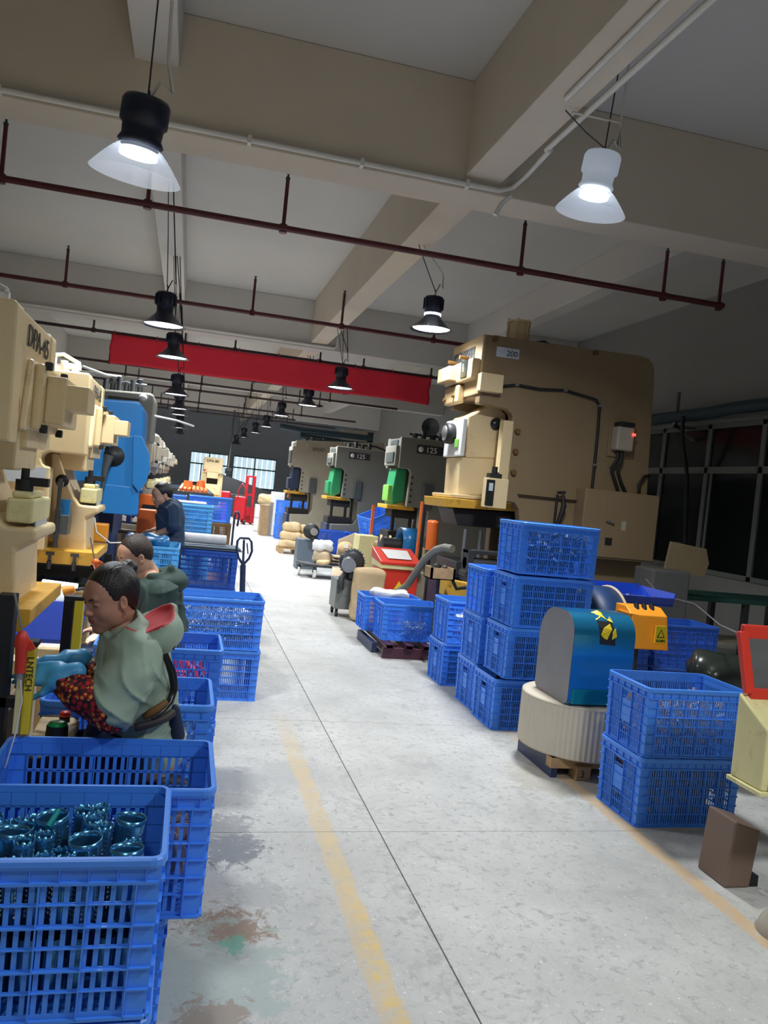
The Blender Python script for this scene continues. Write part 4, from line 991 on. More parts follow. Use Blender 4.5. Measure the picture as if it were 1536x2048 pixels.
b.box(cx - .12, cx + .12, 7.15, 7.17, cz - .06, cz + .05); b.box(cx - .12, cx + .12, 7.36, 7.38, cz - .06, cz + .05); b.box(cx - .12, cx - .1, 7.15, 7.38, cz - .06, cz + .05); b.box(cx + .1, cx + .12, 7.15, 7.38, cz - .06, cz + .05); b.box(cx - .12, cx + .12, 7.15, 7.38, cz - .06, cz - .05)
b.build('box', 'wood', t); b = MB()
for i in range(8): b.obox((cx + random.uniform(-.07, .07), 7.26 + random.uniform(-.06, .06), cz + .03), (.1, .04, .03), (random.random(), random.random(), random.random() * 3))
b.build('contents', 'black_rubber', t)
MB().cyl((cx, 7.28, 0), (cx, 7.28, cz - .06), .02).build('stand', 'dark_steel', t)
MB().tube([(cx + .12, 7.3, cz - .02), (cx + .2, 7.3, cz - .15), (cx + .35, 7.3, cz - .12), (cx + .45, 7.35, cz - .02)], .018).build('cable', 'black_rubber', t)

# ================================================================ RIGHT: THE GREY PRESSES BEHIND
def grey_press(Y0, X0, W, label, lettering, slide, m, ztop=2.54, s=1., plate='ink'):
    t = thing('power_press', label, 'press', (X0 + 1, Y0 + W / 2, 0), 'grey presses at back right')
    pl = [(0, ztop), (2.25, ztop + .02), (2.3, 0), (.02, 0), (.02, .85), (.50, .88), (.56, 1.0), (.56, 1.36), (.50, 1.42), (.19, 1.42), (.21, 1.98), (.17, 2.03), (0, 2.03)]
    pl = [(X0 + x * s, z if z in (0, ztop) else z * s + (ztop - 2.54 * s if z > 2.5 else 0)) for x, z in pl]
    for a, c in ((0, .1), (W - .1, W)): MB().prism(pl, 'y', Y0 + a, Y0 + c).build('side_plate', m, t, bevel=.015)
    MB().box(X0 + .01, X0 + 2.2, Y0 + .08, Y0 + W - .08, 2.08 * s, ztop - .02).build('head', m, t)
    MB().box(X0 + .62 * s, X0 + 2.2, Y0 + .08, Y0 + W - .08, 0, 2.1 * s).build('column', m, t)
    MB().box(X0 - .06, X0 + .01, Y0 + .06, Y0 + W - .12, 2.07 * s, ztop - .14).build('front_cover', m, t, bevel=.015)
    MB().box(X0 - .085, X0 - .055, Y0 + .12, Y0 + W - .3, 2.12 * s, ztop - .25).build('dial_cover', 'plate_dark', t, bevel=.01)
    MB().box(X0 - .004, X0 + .0, Y0 + .2, Y0 + W - .2, ztop - .12, ztop - .04).build('front_label', 'plate_dark', t)
    b = MB(); b.prism([(X0 + .02, 2.03 * s), (X0 + .20 * s, 2.03 * s), (X0 + .20 * s, 1.5 * s), (X0 + .0, 1.42 * s), (X0 - .02, 1.62 * s)], 'y', Y0 + .2, Y0 + W - .2); b.build('slide', slide[0], t, bevel=.02)
    MB().box(X0 - .08, X0 + .04, Y0 + .24, Y0 + W - .28, 1.48 * s, 1.75 * s).build('slide_front', slide[1], t, bevel=.02)
    MB().box(X0 - .10, X0 + .36, Y0 + .12, Y0 + W - .1, 1.36 * s, 1.425 * s).build('upper_die_plate', 'die_yellow', t, bevel=.008)
    b = MB(); b.box(X0 - .02, X0 + .5, Y0 + .2, Y0 + W - .15, .85 * s, 1.0 * s); b.box(X0 + .02, X0 + .44, Y0 + .25, Y0 + W - .2, 1.22 * s, 1.36 * s)
    for x in (X0 + .06, X0 + .36): b.cyl((x, Y0 + .3, .95 * s), (x, Y0 + .3, 1.25 * s), .03)
    b.build('die_set', 'black_rubber', t, bevel=.01)
    MB().box(X0 - .05, X0 + .58, Y0 + .1, Y0 + W - .06, 0, .85 * s).build('bed', 'slide_navy', t, bevel=.01)
    MB().box(X0 + .42, X0 + .60, Y0 - .1, Y0, 1.42 * s, 1.8 * s).build('side_box', 'plate_dark', t, bevel=.02)
    b = MB()
    for k in range(5): b.cyl((X0 + .24, Y0 - .02, 1.5 + .1 * k), (X0 + .24, Y0, 1.5 + .1 * k), .018, n=8)
    b.build('gib_bolts', 'black_rubber', t)
    np_ = MB().box(X0 + .27, X0 + .72, Y0 - .008, Y0, ztop - .24, ztop - .10).build('nameplate', plate, t)
    text(lettering, .13, (X0 + .42, Y0 - .010, ztop - .215), (1, 0, 0), (0, 0, 1), 'ink_white' if plate == 'ink' else 'ink', np_)
    if plate == 'ink': MB().lathe((X0 + .34, Y0 - .01, ztop - .17), [(0, 0), (.045, 0), (.045, .003), (0, .003)], 16, 'y').build('round_emblem', 'ink_white', np_)
    b = MB()
    for i in range(4): b.cyl((X0 + .3 + .15 * i, Y0 + .3, ztop - .03), (X0 + .3 + .15 * i, Y0 + .3, ztop + .1 + .04 * (i % 2)), .045, n=10)
    b.tube([(X0 + .2, Y0 + .3, ztop + .08), (X0 + .9, Y0 + .3, ztop + .09), (X0 + 1.2, Y0 + .3, ztop)], .02); b.build('air_fittings', 'dark_steel', t)
    return t
grey_press(12.5, 3.26, .9, 'grey press lettered 125 with a bright green slide, next to the big tan one', '125', ('green_cast', 'green_light'), 'press_grey')
grey_press(16.5, 2.94, .9, 'grey press lettered 125 with a dull green slide, middle one at back right', '125', ('green_cast', 'green_cast'), 'press_grey', ztop=2.49)
grey_press(20.0, 2.52, .95, 'beige grey press with a dark blue slide, farthest at back right', 'BAIID', ('slide_navy', 'slide_navy'), 'press_greybeige', ztop=2.70, s=1.0, plate='press_greybeige')
t = thing('pipe_rack', 'two thick dark ducts on a post above the grey presses at the back', 'ducts', (3.5, 24, 3))
MB().tube([at(560, 852, 24), at(600, 860, 24), at(745, 877, 24)], .09, 12).build('duct', 'pipe_teal', t); MB().tube([at(600, 872, 24), at(690, 886, 24), at(742, 891, 24)], .09, 12).build('duct', 'pipe_teal', t)
a = at(741, 872, 24); MB().box(a.x - .08, a.x + .08, 23.95, 24.1, 0, a.z + .1).build('post', 'dark_steel', t)
t = thing('wall_board', 'pale beige board on the wall behind the dark ducts', 'board', (4.5, 25, 3)); MB().prism([(v.x, v.z) for v in (at(681, 858, 24.6), at(747, 863, 24.6), at(745, 903, 24.6), at(683, 897, 24.6))], 'y', 24.6, 24.65).build('board', 'press_greybeige', t)
t = thing('loudspeaker', 'grey horn loudspeaker above the press with the bright green slide', 'speaker', (5.0, 16, 3.2))
q = at(858, 855, 15); MB().lathe((q.x, 15, q.z), [(.02, .25), (.06, .2), (.08, .05), (.17, -.1), (.18, -.1), (.16, -.09), (.02, .0)], 24, 'y').build('horn', 'plate_dark', t)
MB().cyl((q.x + .2, 15.2, 0), (q.x + .2, 15.2, q.z + .15), .03).build('post', 'plate_dark', t)
MB().cyl((q.x, 15.2, q.z), (q.x + .2, 15.2, q.z), .02).build('arm', 'plate_dark', t)
for (x0, y0, z1, lb) in ((4.35, 14.6, 1.75, 'tall grey cabinet between the two presses lettered 125'), (4.3, 10.4, 1.5, 'tall grey cabinet between the big tan press and the press lettered 125')):
    t = thing('cabinet', lb, 'cabinet', (x0 + .4, y0 + .3, 0)); MB().box(x0, x0 + .9, y0, y0 + .6, 0, z1).build('body', 'press_grey', t, bevel=.01)
    MB().box(x0 + .02, x0 + .86, y0 - .015, y0, .1, z1 - .06).build('door', 'press_grey', t, bevel=.004); MB().box(x0 + .15, x0 + .27, y0 - .02, y0 - .01, z1 - .3, z1 - .22).build('vent', 'ink', t)
    MB().obox((x0 + .4, y0 + .3, z1 + .07), (.6, .4, .14)).build('top_box', 'black_rubber', t, bevel=.04)

# ================================================================ BACK OF THE HALL
t = pr = thing('power_press', 'small cream press lettered DPA-80 facing the aisle in front of the back window', 'press', (.75, 26.3, 0))
MB().box(.42, 1.02, 26, 26.9, 1.68, 2.18).build('head', 'press_cream', t, bevel=.05)
MB().box(.40, .56, 26.1, 26.9, .0, 1.7).build('column', 'press_cream', t, bevel=.02); MB().box(.9, 1.06, 26.1, 26.9, .0, 1.7).build('column', 'press_cream', t, bevel=.02)
MB().box(.54, .92, 26.4, 26.9, .0, 1.7).build('back', 'dark_steel', t); MB().box(.55, .9, 25.95, 26.4, 1.52, 1.7).build('slide', 'press_cream', t, bevel=.02)
MB().box(.50, 1.0, 25.85, 26.4, 1.0, 1.34).build('ram', 'press_cream', t, bevel=.03); MB().box(.44, 1.04, 25.85, 26.5, .9, .99).build('die_plate', 'die_yellow', t)
MB().box(.46, 1.0, 25.9, 26.5, 0, .8).build('bed', 'slide_navy', t); text('DPA-80', .12, (.50, 25.99, 2.03), (1, 0, 0), (0, 0, 1), 'ink', t)
MB().lathe((.47, 25.995, 1.76), [(0, 0), (.035, 0), (.035, .004), (0, .004)], 16, 'y').build('number_badge', 'badge_red', t)
MB().cyl((1.1, 26, 1.8), (1.3, 26, 1.8), .09).build('motor', 'black_rubber', t); MB().cyl((1.2, 26.2, 1.9), (1.25, 26.6, 3.8), .03).build('air_pipe', 'plate_dark', t)
t = thing('plate_stack', 'long dark flat bed machine along the back wall under the windows', 'machine', (2, 34, 0))
MB().box(-1.5, 3.4, 33.5, 34.6, 0, .95).build('body', 'dark_steel', t, bevel=.02); MB().prism([(1.2, .95), (3.4, .95), (3.4, 1.15), (1.2, 1.75)], 'y', 33.6, 34.4).build('sloping_cover', 'dark_steel', t)
MB().box(-1.5, 1.2, 33.5, 34.5, .95, 1.1).build('rail', 'sheet_grey', t)
t = thing('work_table', 'long grey steel table behind the light blue crates', 'table', (-.1, 14.5, 0))
MB().box(-.3, .62, 13.9, 15.2, .98, 1.06).build('tabletop', 'sheet_grey', t, bevel=.01); MB().box(-.22, .5, 13.95, 15.1, .3, .95).build('drawer_unit', 'dark_steel', t)
for x in (-.29, .55): MB().box(x, x + .05, 14, 14.05, 0, .98).build('leg', 'dark_steel', t); MB().box(x, x + .05, 15, 15.05, 0, .98).build('leg', 'dark_steel', t)
MB().obox((.2, 14.4, 1.131), (.2, .2, .14)).build('junction_box', 'steel', label='pale box on the grey steel table', cat='box', bevel=.01)
for i, (x, y, z, r) in enumerate(((.0, 18, 1.22, .3), (.3, 20, 1.22, -.2), (.38, 23.8, 1.22, .1))):
    MB().cyl((x, y, z), (x, y, z + .22), .12, .09).build('orange_bucket', 'orange', label=['orange bucket left of the far cream press', 'orange bucket nearer the far cream press', 'small orange bucket at the foot of the far cream press'][i], cat='bucket')
b = MB()
for i in range(7): b.bar((-.15 + .09 * i, 17.5, 1.25), (-.1 + .08 * i, 18.5, 1.35 - .01 * i), .05)
b.build('scrap_bars', 'orange', label='jumble of orange and grey bars on the table before the back window', cat='bars', kind='stuff')
t = thing('bench', 'low dark bench carrying the orange buckets before the back wall', 'bench', (0, 20, 0)); MB().box(-.2, .55, 17.3, 24.2, 1.12, 1.22).build('top', 'dark_steel', t)
for y in (17.4, 20.6, 24): MB().box(-.15, -.05, y, y + .1, 0, 1.12).build('leg', 'dark_steel', t); MB().box(.3, .4, y, y + .1, 0, 1.12).build('leg', 'dark_steel', t)
# red stacker
t = thing('stacker', 'red hand stacker with a tall mast standing at the end of the aisle', 'stacker', (2.3, 29.3, 0))
q = at(502, 952, 29); X = q.x
for x in (X - .16, X + .10): MB().box(x, x + .1, 29.0, 29.12, .05, q.z).build('mast_rail', 'stacker_red', t, bevel=.01)
b = MB()
for z in (q.z - .05, q.z - .7, .3): b.box(X - .16, X + .2, 29.02, 29.1, z, z + .06)
b.build('cross_bar', 'stacker_red', t); MB().box(X - .5, X - .1, 28.7, 29.0, .15, .98).build('power_box', 'stacker_red', t, bevel=.04)
MB().box(X - .22, X + .3, 29.1, 29.2, .05, .6).build('carriage', 'stacker_red', t)
MB().tube([(X - .4, 28.7, .9), (X - .42, 28.5, 1.2), (X - .3, 28.5, 1.45), (X - .1, 28.6, 1.2), (X - .1, 28.7, .9)], .02).build('handle', 'stacker_red', t)
for x in (X - .5, X - .15, X + .2): MB().cyl((x, 28.6, .09), (x + .07, 28.6, .09), .09).build('wheel', 'black_rubber', t)
for x in (X - .15, X + .12): MB().box(x, x + .1, 29.2, 30.2, .04, .1).build('fork', 'stacker_red', t)
MB().box(X - .2, X - .14, 28.98, 29.0, .55, .66).build('label_plate', 'white_plastic', t)
MB().obox((1.35, 29.6, .55), (.35, .35, 1.1)).build('red_cabinet', 'stacker_red', label='red machine box just left of the red stacker', cat='machine', bevel=.05)
t = thing('drum_rack', 'pale boxes and a wooden frame with a paper sack on top, right of the stacker', 'boxes', (2.6, 25.6, 0))
q = at(505, 1010, 25.5); MB().box(q.x + .1, q.x + .45, 25.4, 25.8, 0, .42).build('lower_box', 'white_plastic', t, bevel=.02); MB().box(q.x + .1, q.x + .45, 25.4, 25.8, .43, .85).build('upper_box', 'white_plastic', t, bevel=.02)
q = at(528, 1020, 24); MB().box(q.x - .1, q.x + .15, 23.8, 24.3, 0, .9).build('frame', 'wood', t); MB().box(q.x + .16, q.x + .26, 23.9, 24.3, .0, 1.0).build('pole', 'press_greybeige', t)
def lump(name, label, cat, c, r, m, amp=.012, f=22, h=.014, extra=(), group=None, rz=0, rd=None):
    R_ = np.array(Matrix.Rotation(rz, 3, 'Z')); rd = rd or min(r) * .75
    return solid(name, [sbox(c, r, rd, R_, k=.03)] + list(extra), m, h=h, disp=folds(amp, f), loc=c, label=label, cat=cat, group=group)
q = at(522, 1010, 25.3); lump('paper_sack', 'crumpled paper sack on the pale boxes right of the stacker', 'sack', (q.x + .15, 25.5, 1.03), (.24, .2, .16), 'sack_paper', h=.02)
t = thing('white_machine', 'white and orange small machine above the far blue crates', 'machine', (2.9, 24.6, 0))
q = at(560, 990, 25.2); MB().box(q.x - .25, q.x + .15, 25.1, 25.5, .0, 1.3).build('body', 'white_plastic', t, bevel=.02); MB().obox((q.x + .3, 25.1, 1.28), (.1, .1, .25), (0, .3, 0)).build('cone', 'orange', t)

# sacks on pallet
def pallet(name, label, x0, x1, y0, y1, m='wood', h=.13):
    t = thing(name, label, 'pallet', ((x0 + x1) / 2, (y0 + y1) / 2, 0)); n = 5
    for i in range(n): a = y0 + (y1 - y0 - .1) * i / (n - 1); MB().box(x0, x1, a, a + .1, h - .02, h).build('plank', m, t)
    for x in (x0, (x0 + x1) / 2 - .05, x1 - .1): MB().box(x, x + .1, y0, y1, .0, h - .02).build('runner', m, t)
    return t
pallet('wooden_pallet', 'wooden pallet under the tan paper sacks', 2.15, 2.95, 18.2, 18.95)
SG = 'tan paper sacks on the pallet'
for i, (x, y, z, r, lb) in enumerate([(2.36, 18.4, .22, (.22, .17, .09), 'lower left tan sack on the pallet'), (2.74, 18.45, .21, (.19, .17, .08), 'lower right tan sack on the pallet'), (2.40, 18.45, .40, (.24, .18, .10), 'big tan sack in the middle of the pallet heap'),
                                     (2.76, 18.5, .38, (.18, .17, .09), 'right tan sack in the middle of the pallet heap'), (2.42, 18.5, .60, (.20, .15, .12), 'topmost tan sack with a tied neck on the pallet'), (2.76, 18.6, .57, (.15, .14, .10), 'tan sack leaning at the top right of the pallet heap')]):
    lump('paper_sack', lb, 'sack', (x, y, z), r, 'sack_paper', group=SG, h=.018, amp=.010)
# grey box with small blower behind
t = thing('blower_unit', 'small black blower on a dark grey box beside the sack pallet', 'blower', (2.55, 15.5, 0))
q0, q1 = at(597, 1078, 15.2), at(640, 1125, 15.2); MB().box(q0.x, q1.x - .1, 15.2, 15.6, 0.0, q0.z).build('box', 'sheet_grey', t, bevel=.006)
q = at(624, 1063, 15.1); MB().lathe((q.x, 15.1, q.z), [(0, 0), (.10, 0), (.15, .06), (.15, .16), (.1, .2), (0, .2)], 22, 'y').build('fan_case', 'black_rubber', t); MB().cyl((q.x + .03, 15.0, q.z), (q.x + .03, 15.1, q.z), .07).build('motor', 'steel', t); MB().cyl((q.x + .08, 15.05, q.z - .12), (q.x + .02, 15.2, q.z - .12), .05).build('outlet', 'dark_steel', t)

# dolly with bags and sheets
t = thing('hand_cart', 'low cart with white wheels loaded with bags in mid aisle', 'cart', (2.45, 14.0, .16))
b = MB(); b.box(2.05, 2.85, 13.75, 14.45, .20, .225); b.tube([(2.03, 14.3, .24), (1.98, 14.0, .25), (2.1, 13.7, .25), (2.4, 13.66, .24)], .02); b.tube([(2.1, 13.7, .24), (2.9, 13.7, .24)], .02); b.build('platform', 'dark_steel', t)
for x, y in ((2.05, 14.15), (2.27, 13.78), (2.8, 13.8), (2.8, 14.35)):
    cs = MB().box(x - .035, x + .035, y - .02, y + .02, .10, .20).build('caster', 'dark_steel', t); MB().cyl((x - .022, y, .075), (x + .022, y, .075), .075, n=22).build('wheel', 'white_plastic', cs, bevel=.006)
lump('paper_bag', 'open paper bag standing on the low cart', 'bag', (2.42, 14.05, .36), (.17, .13, .13), 'cardboard', h=.014)
lump('plastic_bag', 'white crumpled plastic bag on top of the paper bag on the cart', 'bag', (2.42, 14.05, .56), (.17, .13, .09), 'film_white', h=.012, amp=.016, f=30)
lump('small_sack', 'small tan sack low at the front of the cart', 'sack', (2.42, 13.88, .27), (.11, .08, .05), 'sack_paper', h=.01)
for i in range(3): MB().obox((2.9, 14.2 - .03 * i, .28 + .045 * i), (.62, .42, .03), (0, .04 * i, .1 * i)).build('cardboard_sheet', 'cardboard', label=['bottom', 'middle', 'top'][i] + ' tan sheet of the pile at the right end of the cart', cat='cardboard', bevel=.006)
t = thing('paper_envelope', 'upright tan paper pocket leaning behind the cart', 'paper', (2.95, 14.7, .4)); MB().prism([(2.78, .0), (3.12, .0), (3.12, .82), (2.8, .66)], 'y', 14.6, 14.63).build('sheet', 'cardboard', t)
solid('roll', [ell((2.93, 14.52, .53), (.15, .07, .11))], 'sack_paper', t, h=.014); MB().obox((2.92, 14.45, .56), (.08, .01, .07)).build('label', 'white_plastic', t)
t = thing('cardboard_tube', 'short wide cardboard ring standing on the floor before the cart', 'tube', (2.68, 13.75, 0))
o = MB().lathe((2.70, 13.5, 0), [(.17, 0), (.17, .25), (.155, .25), (.155, 0)], 36, close=False).build('ring', 'cardboard', t)

# blower cabinet
t = thing('blower_cabinet', 'chipped grey wheeled cabinet carrying a black ring blower', 'blower', (2.15, 9.9, 0))
Yq = 9.8; q0 = at(667, 1163, Yq); q1 = at(718, 1240, Yq)
bx0, bx1 = at(668, 1220, Yq).x, at(720, 1225, Yq).x; zb, ztp = .10, at(690, 1160, Yq).z
MB().box(bx0, bx1, Yq, Yq + .4, zb, ztp).build('cabinet', 'blower_grey', t, bevel=.008)
for x in (bx0 + .04, bx1 - .04):
    for y in (Yq + .05, Yq + .35): MB().cyl((x - .015, y, .04), (x + .015, y, .04), .04, n=14).cyl((x, y, .05), (x, y, .11), .018, n=8).build('caster', 'black_rubber', t)
cx = (bx0 + bx1) / 2; zc = at(700, 1125, Yq + .1).z
MB().lathe((cx + .04, Yq + .12, zc), [(0, 0), (.11, .0), (.155, .02), (.165, .08), (.155, .16), (.12, .19), (0, .19)], 32, 'y').build('ring_housing', 'dark_steel', t)
b = MB()
for i in range(26): a = i * math.pi / 13; b.obox((cx + .04 + .166 * math.cos(a), Yq + .2, zc + .166 * math.sin(a)), (.02, .12, .006), (0, -a, 0))
b.build('fins', 'plate_dark', t)
MB().cyl((cx - .05, Yq - .08, zc - .02), (cx - .02, Yq + .12, zc - .0), .085).build('motor', 'plate_dark', t)
MB().cyl((cx - .056, Yq - .1, zc - .02), (cx - .048, Yq - .04, zc - .02), .09).cyl((cx - .06, Yq - .105, zc - .02), (cx - .05, Yq - .06, zc - .02), .06).build('motor_cowl', 'steel', t)
MB().tube([(bx0 + .05, Yq - .03, ztp - .12), (bx0 + .05, Yq - .03, ztp + .03), (bx0 + .09, Yq - .0, ztp + .07), (bx0 + .16, Yq + .05, ztp + .07)], .038, 12).build('elbow_pipe', 'dark_steel', t)
MB().cyl((cx, Yq - .06, ztp + .06), (cx + .04, Yq + .06, ztp + .06), .035).build('outlet', 'dark_steel', t); MB().box(cx - .06, cx + .18, Yq + .02, Yq + .22, ztp, ztp + .03).build('foot', 'dark_steel', t)
# red bin machine
t = thing('red_oil_box', 'red box machine with a sloping lid and warning triangle', 'machine', (2.8, 10.0, 0))
rx0, rx1 = at(765, 1130, 9.6).x, at(838, 1130, 9.6).x; z1 = at(800, 1128, 9.6).z
MB().box(rx0, rx1, 9.6, 10.1, 0, z1 - .07).build('body', 'red_paint', t, bevel=.008); MB().box(rx0 - .02, rx1 + .02, 9.58, 10.12, z1 - .07, z1 + .02).build('collar', 'pale_yellow', t, bevel=.006)
MB().prism([(9.57, z1 + .02), (10.13, z1 + .16), (10.13, z1 + .02), (9.57, z1 - .02)], 'x', rx0 - .03, rx1 + .03).build('lid', 'red_paint', t, bevel=.008)
b = MB(); V = [(rx0 + .08, 9.66, z1 + .058), (rx1 - .08, 9.66, z1 + .058), (rx1 - .06, 10.0, z1 + .143), (rx0 + .06, 10.0, z1 + .143)]
b.add(V, [(0, 1, 2, 3)]); o = b.build('lid_window', 'white_plastic', t); o.modifiers.new('s', 'SOLIDIFY').thickness = .004
MB().prism([(rx1 - .30, .42), (rx1 - .17, .42), (rx1 - .235, .53)], 'y', 9.594, 9.6).build('warning_triangle', 'tape_yellow', t)
MB().box(rx1, rx1 + .15, 9.65, 10.1, 0, z1 - .1).build('side_case', 'press_greybeige', t, bevel=.01)
t = thing('flexible_hose', 'thick grey hose arching from the yellow feeder down past the red box machine', 'hose', (3, 9, .5))
MB().tube([at(a, c, Y) for a, c, Y in ((778, 1188, 9.3), (795, 1184, 9.2), (815, 1170, 9.0), (835, 1140, 8.7), (850, 1118, 8.4), (872, 1100, 8.1), (890, 1095, 7.9), (905, 1098, 7.8))], .042, 12).build('hose', 'press_grey', t)
t = thing('paper_bag_stand', 'tan bag hanging open between the blower cabinet and the red box machine', 'bag', (2.4, 9.6, 0))
q = at(740, 1180, 9.5); solid('bag', [sbox((q.x, 9.6, .33), (.20, .13, .33), .06, k=.02)], 'sack_paper', t, h=.012, disp=folds(.012, 16, (1, .3, .1)))
lump('plastic_bag', 'white plastic sheet lying on the crate behind the stillage crate', 'bag', (2.2, 8.3, .535), (.20, .13, .03), 'film_white', h=.01, amp=.012, f=30)
# orange feeder with reel of blue strip
t = thing('strip_decoiler', 'orange machine with a pale yellow cabinet and black roller near the green press', 'machine', (3.0, 11.5, 0))
a, c = at(710, 1060, 11.8), at(760, 1060, 11.8)
MB().prism([(a.x - .02, 0), (a.x + .30, 0), (a.x + .30, .95), (a.x + .02, .95)], 'y', 11.5, 11.9).build('pale_cabinet', 'pale_yellow', t, bevel=.01)
MB().box(a.x + .30, a.x + .62, 11.45, 11.9, 0, .78).build('orange_body', 'orange', t, bevel=.01)
b = MB()
for i in range(9): b.bar((a.x + .25 + .07 * i, 11.4, .86 + .04 * (i % 3)), (a.x + .32 + .07 * i, 11.7, .93 + .03 * (i % 2)), .035)
b.build('linkage', 'press_cream', t)
q = at(795, 1092, 10.6); MB().cyl((q.x - .2, 10.7, q.z), (q.x + .2, 10.7, q.z), .10).build('roller', 'black_rubber', t)
MB().box(a.x + .7, a.x + .76, 10.6, 10.8, 0, q.z).build('stand', 'press_cream', t)
t = thing('blue_strip_arch', 'bright blue sheet bent in an arch behind the red box machine', 'sheet', (3.0, 10.6, 0))
q = at(825, 1085, 10.4); V = []; F = []
for i in range(17):
    a_ = math.pi * i / 16; y = 10.65 - .22 * math.cos(a_); z = q.z - .02 + .20 * math.sin(a_); z = z if 0 < i < 16 else .45
    V += [(q.x - .12, y, z), (q.x + .13, y, z)]
F = [(2 * i, 2 * i + 1, 2 * i + 3, 2 * i + 2) for i in range(16)]
o = MB().add(V, F, True).build('sheet', 'blue_film', t); o.modifiers.new('s', 'SOLIDIFY').thickness = .01
t = thing('orange_bottle', 'tall orange red rounded tank hanging left of the big press bed', 'tank', (3.0, 9.2, .9))
q0, q1 = at(866, 1045, 9.2), at(862, 1100, 9.2); MB().cyl((q1.x, 9.2, q1.z), (q0.x, 9.2, q0.z), .07, n=20).lathe((q0.x, 9.2, q0.z), [(.07, 0), (.06, .02), (.03, .03), (0, .03)], 20).build('tank', 'orange', t); MB().cyl((q1.x, 9.25, 0), (q1.x, 9.25, q1.z), .02).build('post', 'dark_steel', t)
for k, (pa, pb, m, lb) in enumerate((((835, 1080, 9.9), (846, 1003, 9.9), 'orange', 'orange pole of the light curtain left of the big tan press'), ((843, 1120, 9.8), (852, 1000, 9.8), 'black_rubber', 'black pole left of the big tan press'), ((745, 1060, 12.2), (748, 1010, 12.2), 'orange', 'thin orange pole beside the press with the bright green slide'))):
    p_, q = at(*pa), at(*pb); MB().box(q.x - .02, q.x + .02, q.y, q.y + .04, 0, q.z).build('safety_pole', m, label=lb, cat='pole')
# pallet truck
t = thing('pallet_truck', 'dark blue hand pallet truck with an upright loop handle beside the aisle', 'pallet truck', (.58, 7.4, 0))
top = at(490, 1080, 7.3); bot = Vector((.60, 7.42, .2))
MB().tube([bot, at(486, 1130, 7.33)], .026, 12).build('shaft', 'slide_navy', t)
h0 = at(486, 1130, 7.33); m_ = at(488, 1080, 7.3)
MB().bar(h0, m_, .035, .02).build('centre_bar', 'slide_navy', t)
b = MB().tube([h0, at(477, 1115, 7.3), at(473, 1100, 7.3), at(475, 1082, 7.3), at(480, 1076, 7.3), at(498, 1077, 7.3), at(503, 1084, 7.3), at(504, 1102, 7.3), at(498, 1117, 7.3), h0], .011, 10); b.build('loop_handle', 'slide_navy', t)
MB().tube([at(494, 1086, 7.29), at(496, 1108, 7.29)], .006).build('release_lever', 'slide_navy', t)
MB().box(.50, .70, 7.42, 7.62, .08, .45).build('pump', 'slide_navy', t, bevel=.03)
for x in (.54, .62): MB().cyl((x, 7.5, .09), (x + .05, 7.5, .09), .09).build('steer_wheel', 'black_rubber', t)
for x in (.0, .40): MB().box(x, x + .16, 7.6, 8.75, .05, .10).build('fork', 'slide_navy', t, bevel=.01)
MB().box(.0, .66, 7.6, 7.75, .05, .2).build('yoke', 'slide_navy', t)
t = thing('trolley', 'dark trolley handle standing right of the brown crate stack', 'trolley', (.75, 11.8, 0))
MB().tube([(.70, 11.9, .02), (.70, 11.85, 1.02), (.71, 11.83, 1.10), (.74, 11.84, 1.12), (.77, 11.9, 1.06), (.76, 11.95, .9)], .016).build('handle', 'slide_navy', t)
# roll and sheets on the crates
t = thing('sheet_pile', 'grey sheets lying on the crate under the white film roll', 'sheets', (.25, 8.3, .87))
for i in range(2): MB().obox((.27, 8.33, .870 + .018 * i), (.64 - .04 * i, .42, .012), (0, 0, .03 * i)).build('sheet', 'sheet_grey', t, bevel=.004)
t = thing('film_roll', 'white plastic film roll lying on the dark blue crate', 'roll', (.2, 8.3, .9))
MB().cyl((.0, 8.32, .955), (.43, 8.34, .955), .052, n=24).build('film', 'film_white', t, bevel=.006); MB().cyl((-.006, 8.32, .955), (.436, 8.34, .955), .02).build('core', 'cardboard', t)
lump('cloth_pieces', 'dark blue crumpled cloth on the light blue crate', 'cloth', (-.30, 7.35, .97), (.17, .2, .04), 'blue_film', h=.012, amp=.018, f=26)
lump('folded_paper', 'white stack of paper on the light blue crates beside the aisle', 'paper', (.0, 9.8, 1.262), (.24, .16, .012), 'white_plastic', h=.01, amp=.001)

# ================================================================ STILLAGE, PAPER ROLL, COIL, YELLOW MACHINE
t = thing('steel_stillage', 'purple steel stillage with square tube ends under a blue crate', 'pallet', (2.2, 7.8, 0))
MB().box(1.98, 2.50, 7.50, 7.54, .0, .105).build('front_plate', 'purple_steel', t, bevel=.004)
for x in (2.0, 2.2, 2.38):
    b = MB(); 
    for a_, c_, e, f in ((x, x + .008, .10, .15), (x + .072, x + .08, .10, .15), (x, x + .08, .10, .106), (x, x + .08, .139, .145)): b.box(a_, c_, 7.46, 8.5, e, f)
    b.build('square_tube', 'purple_steel', t)
for x in (1.93, 2.48): MB().box(x, x + .05, 7.75, 8.45, .0, .10).build('foot', 'slide_navy', t)
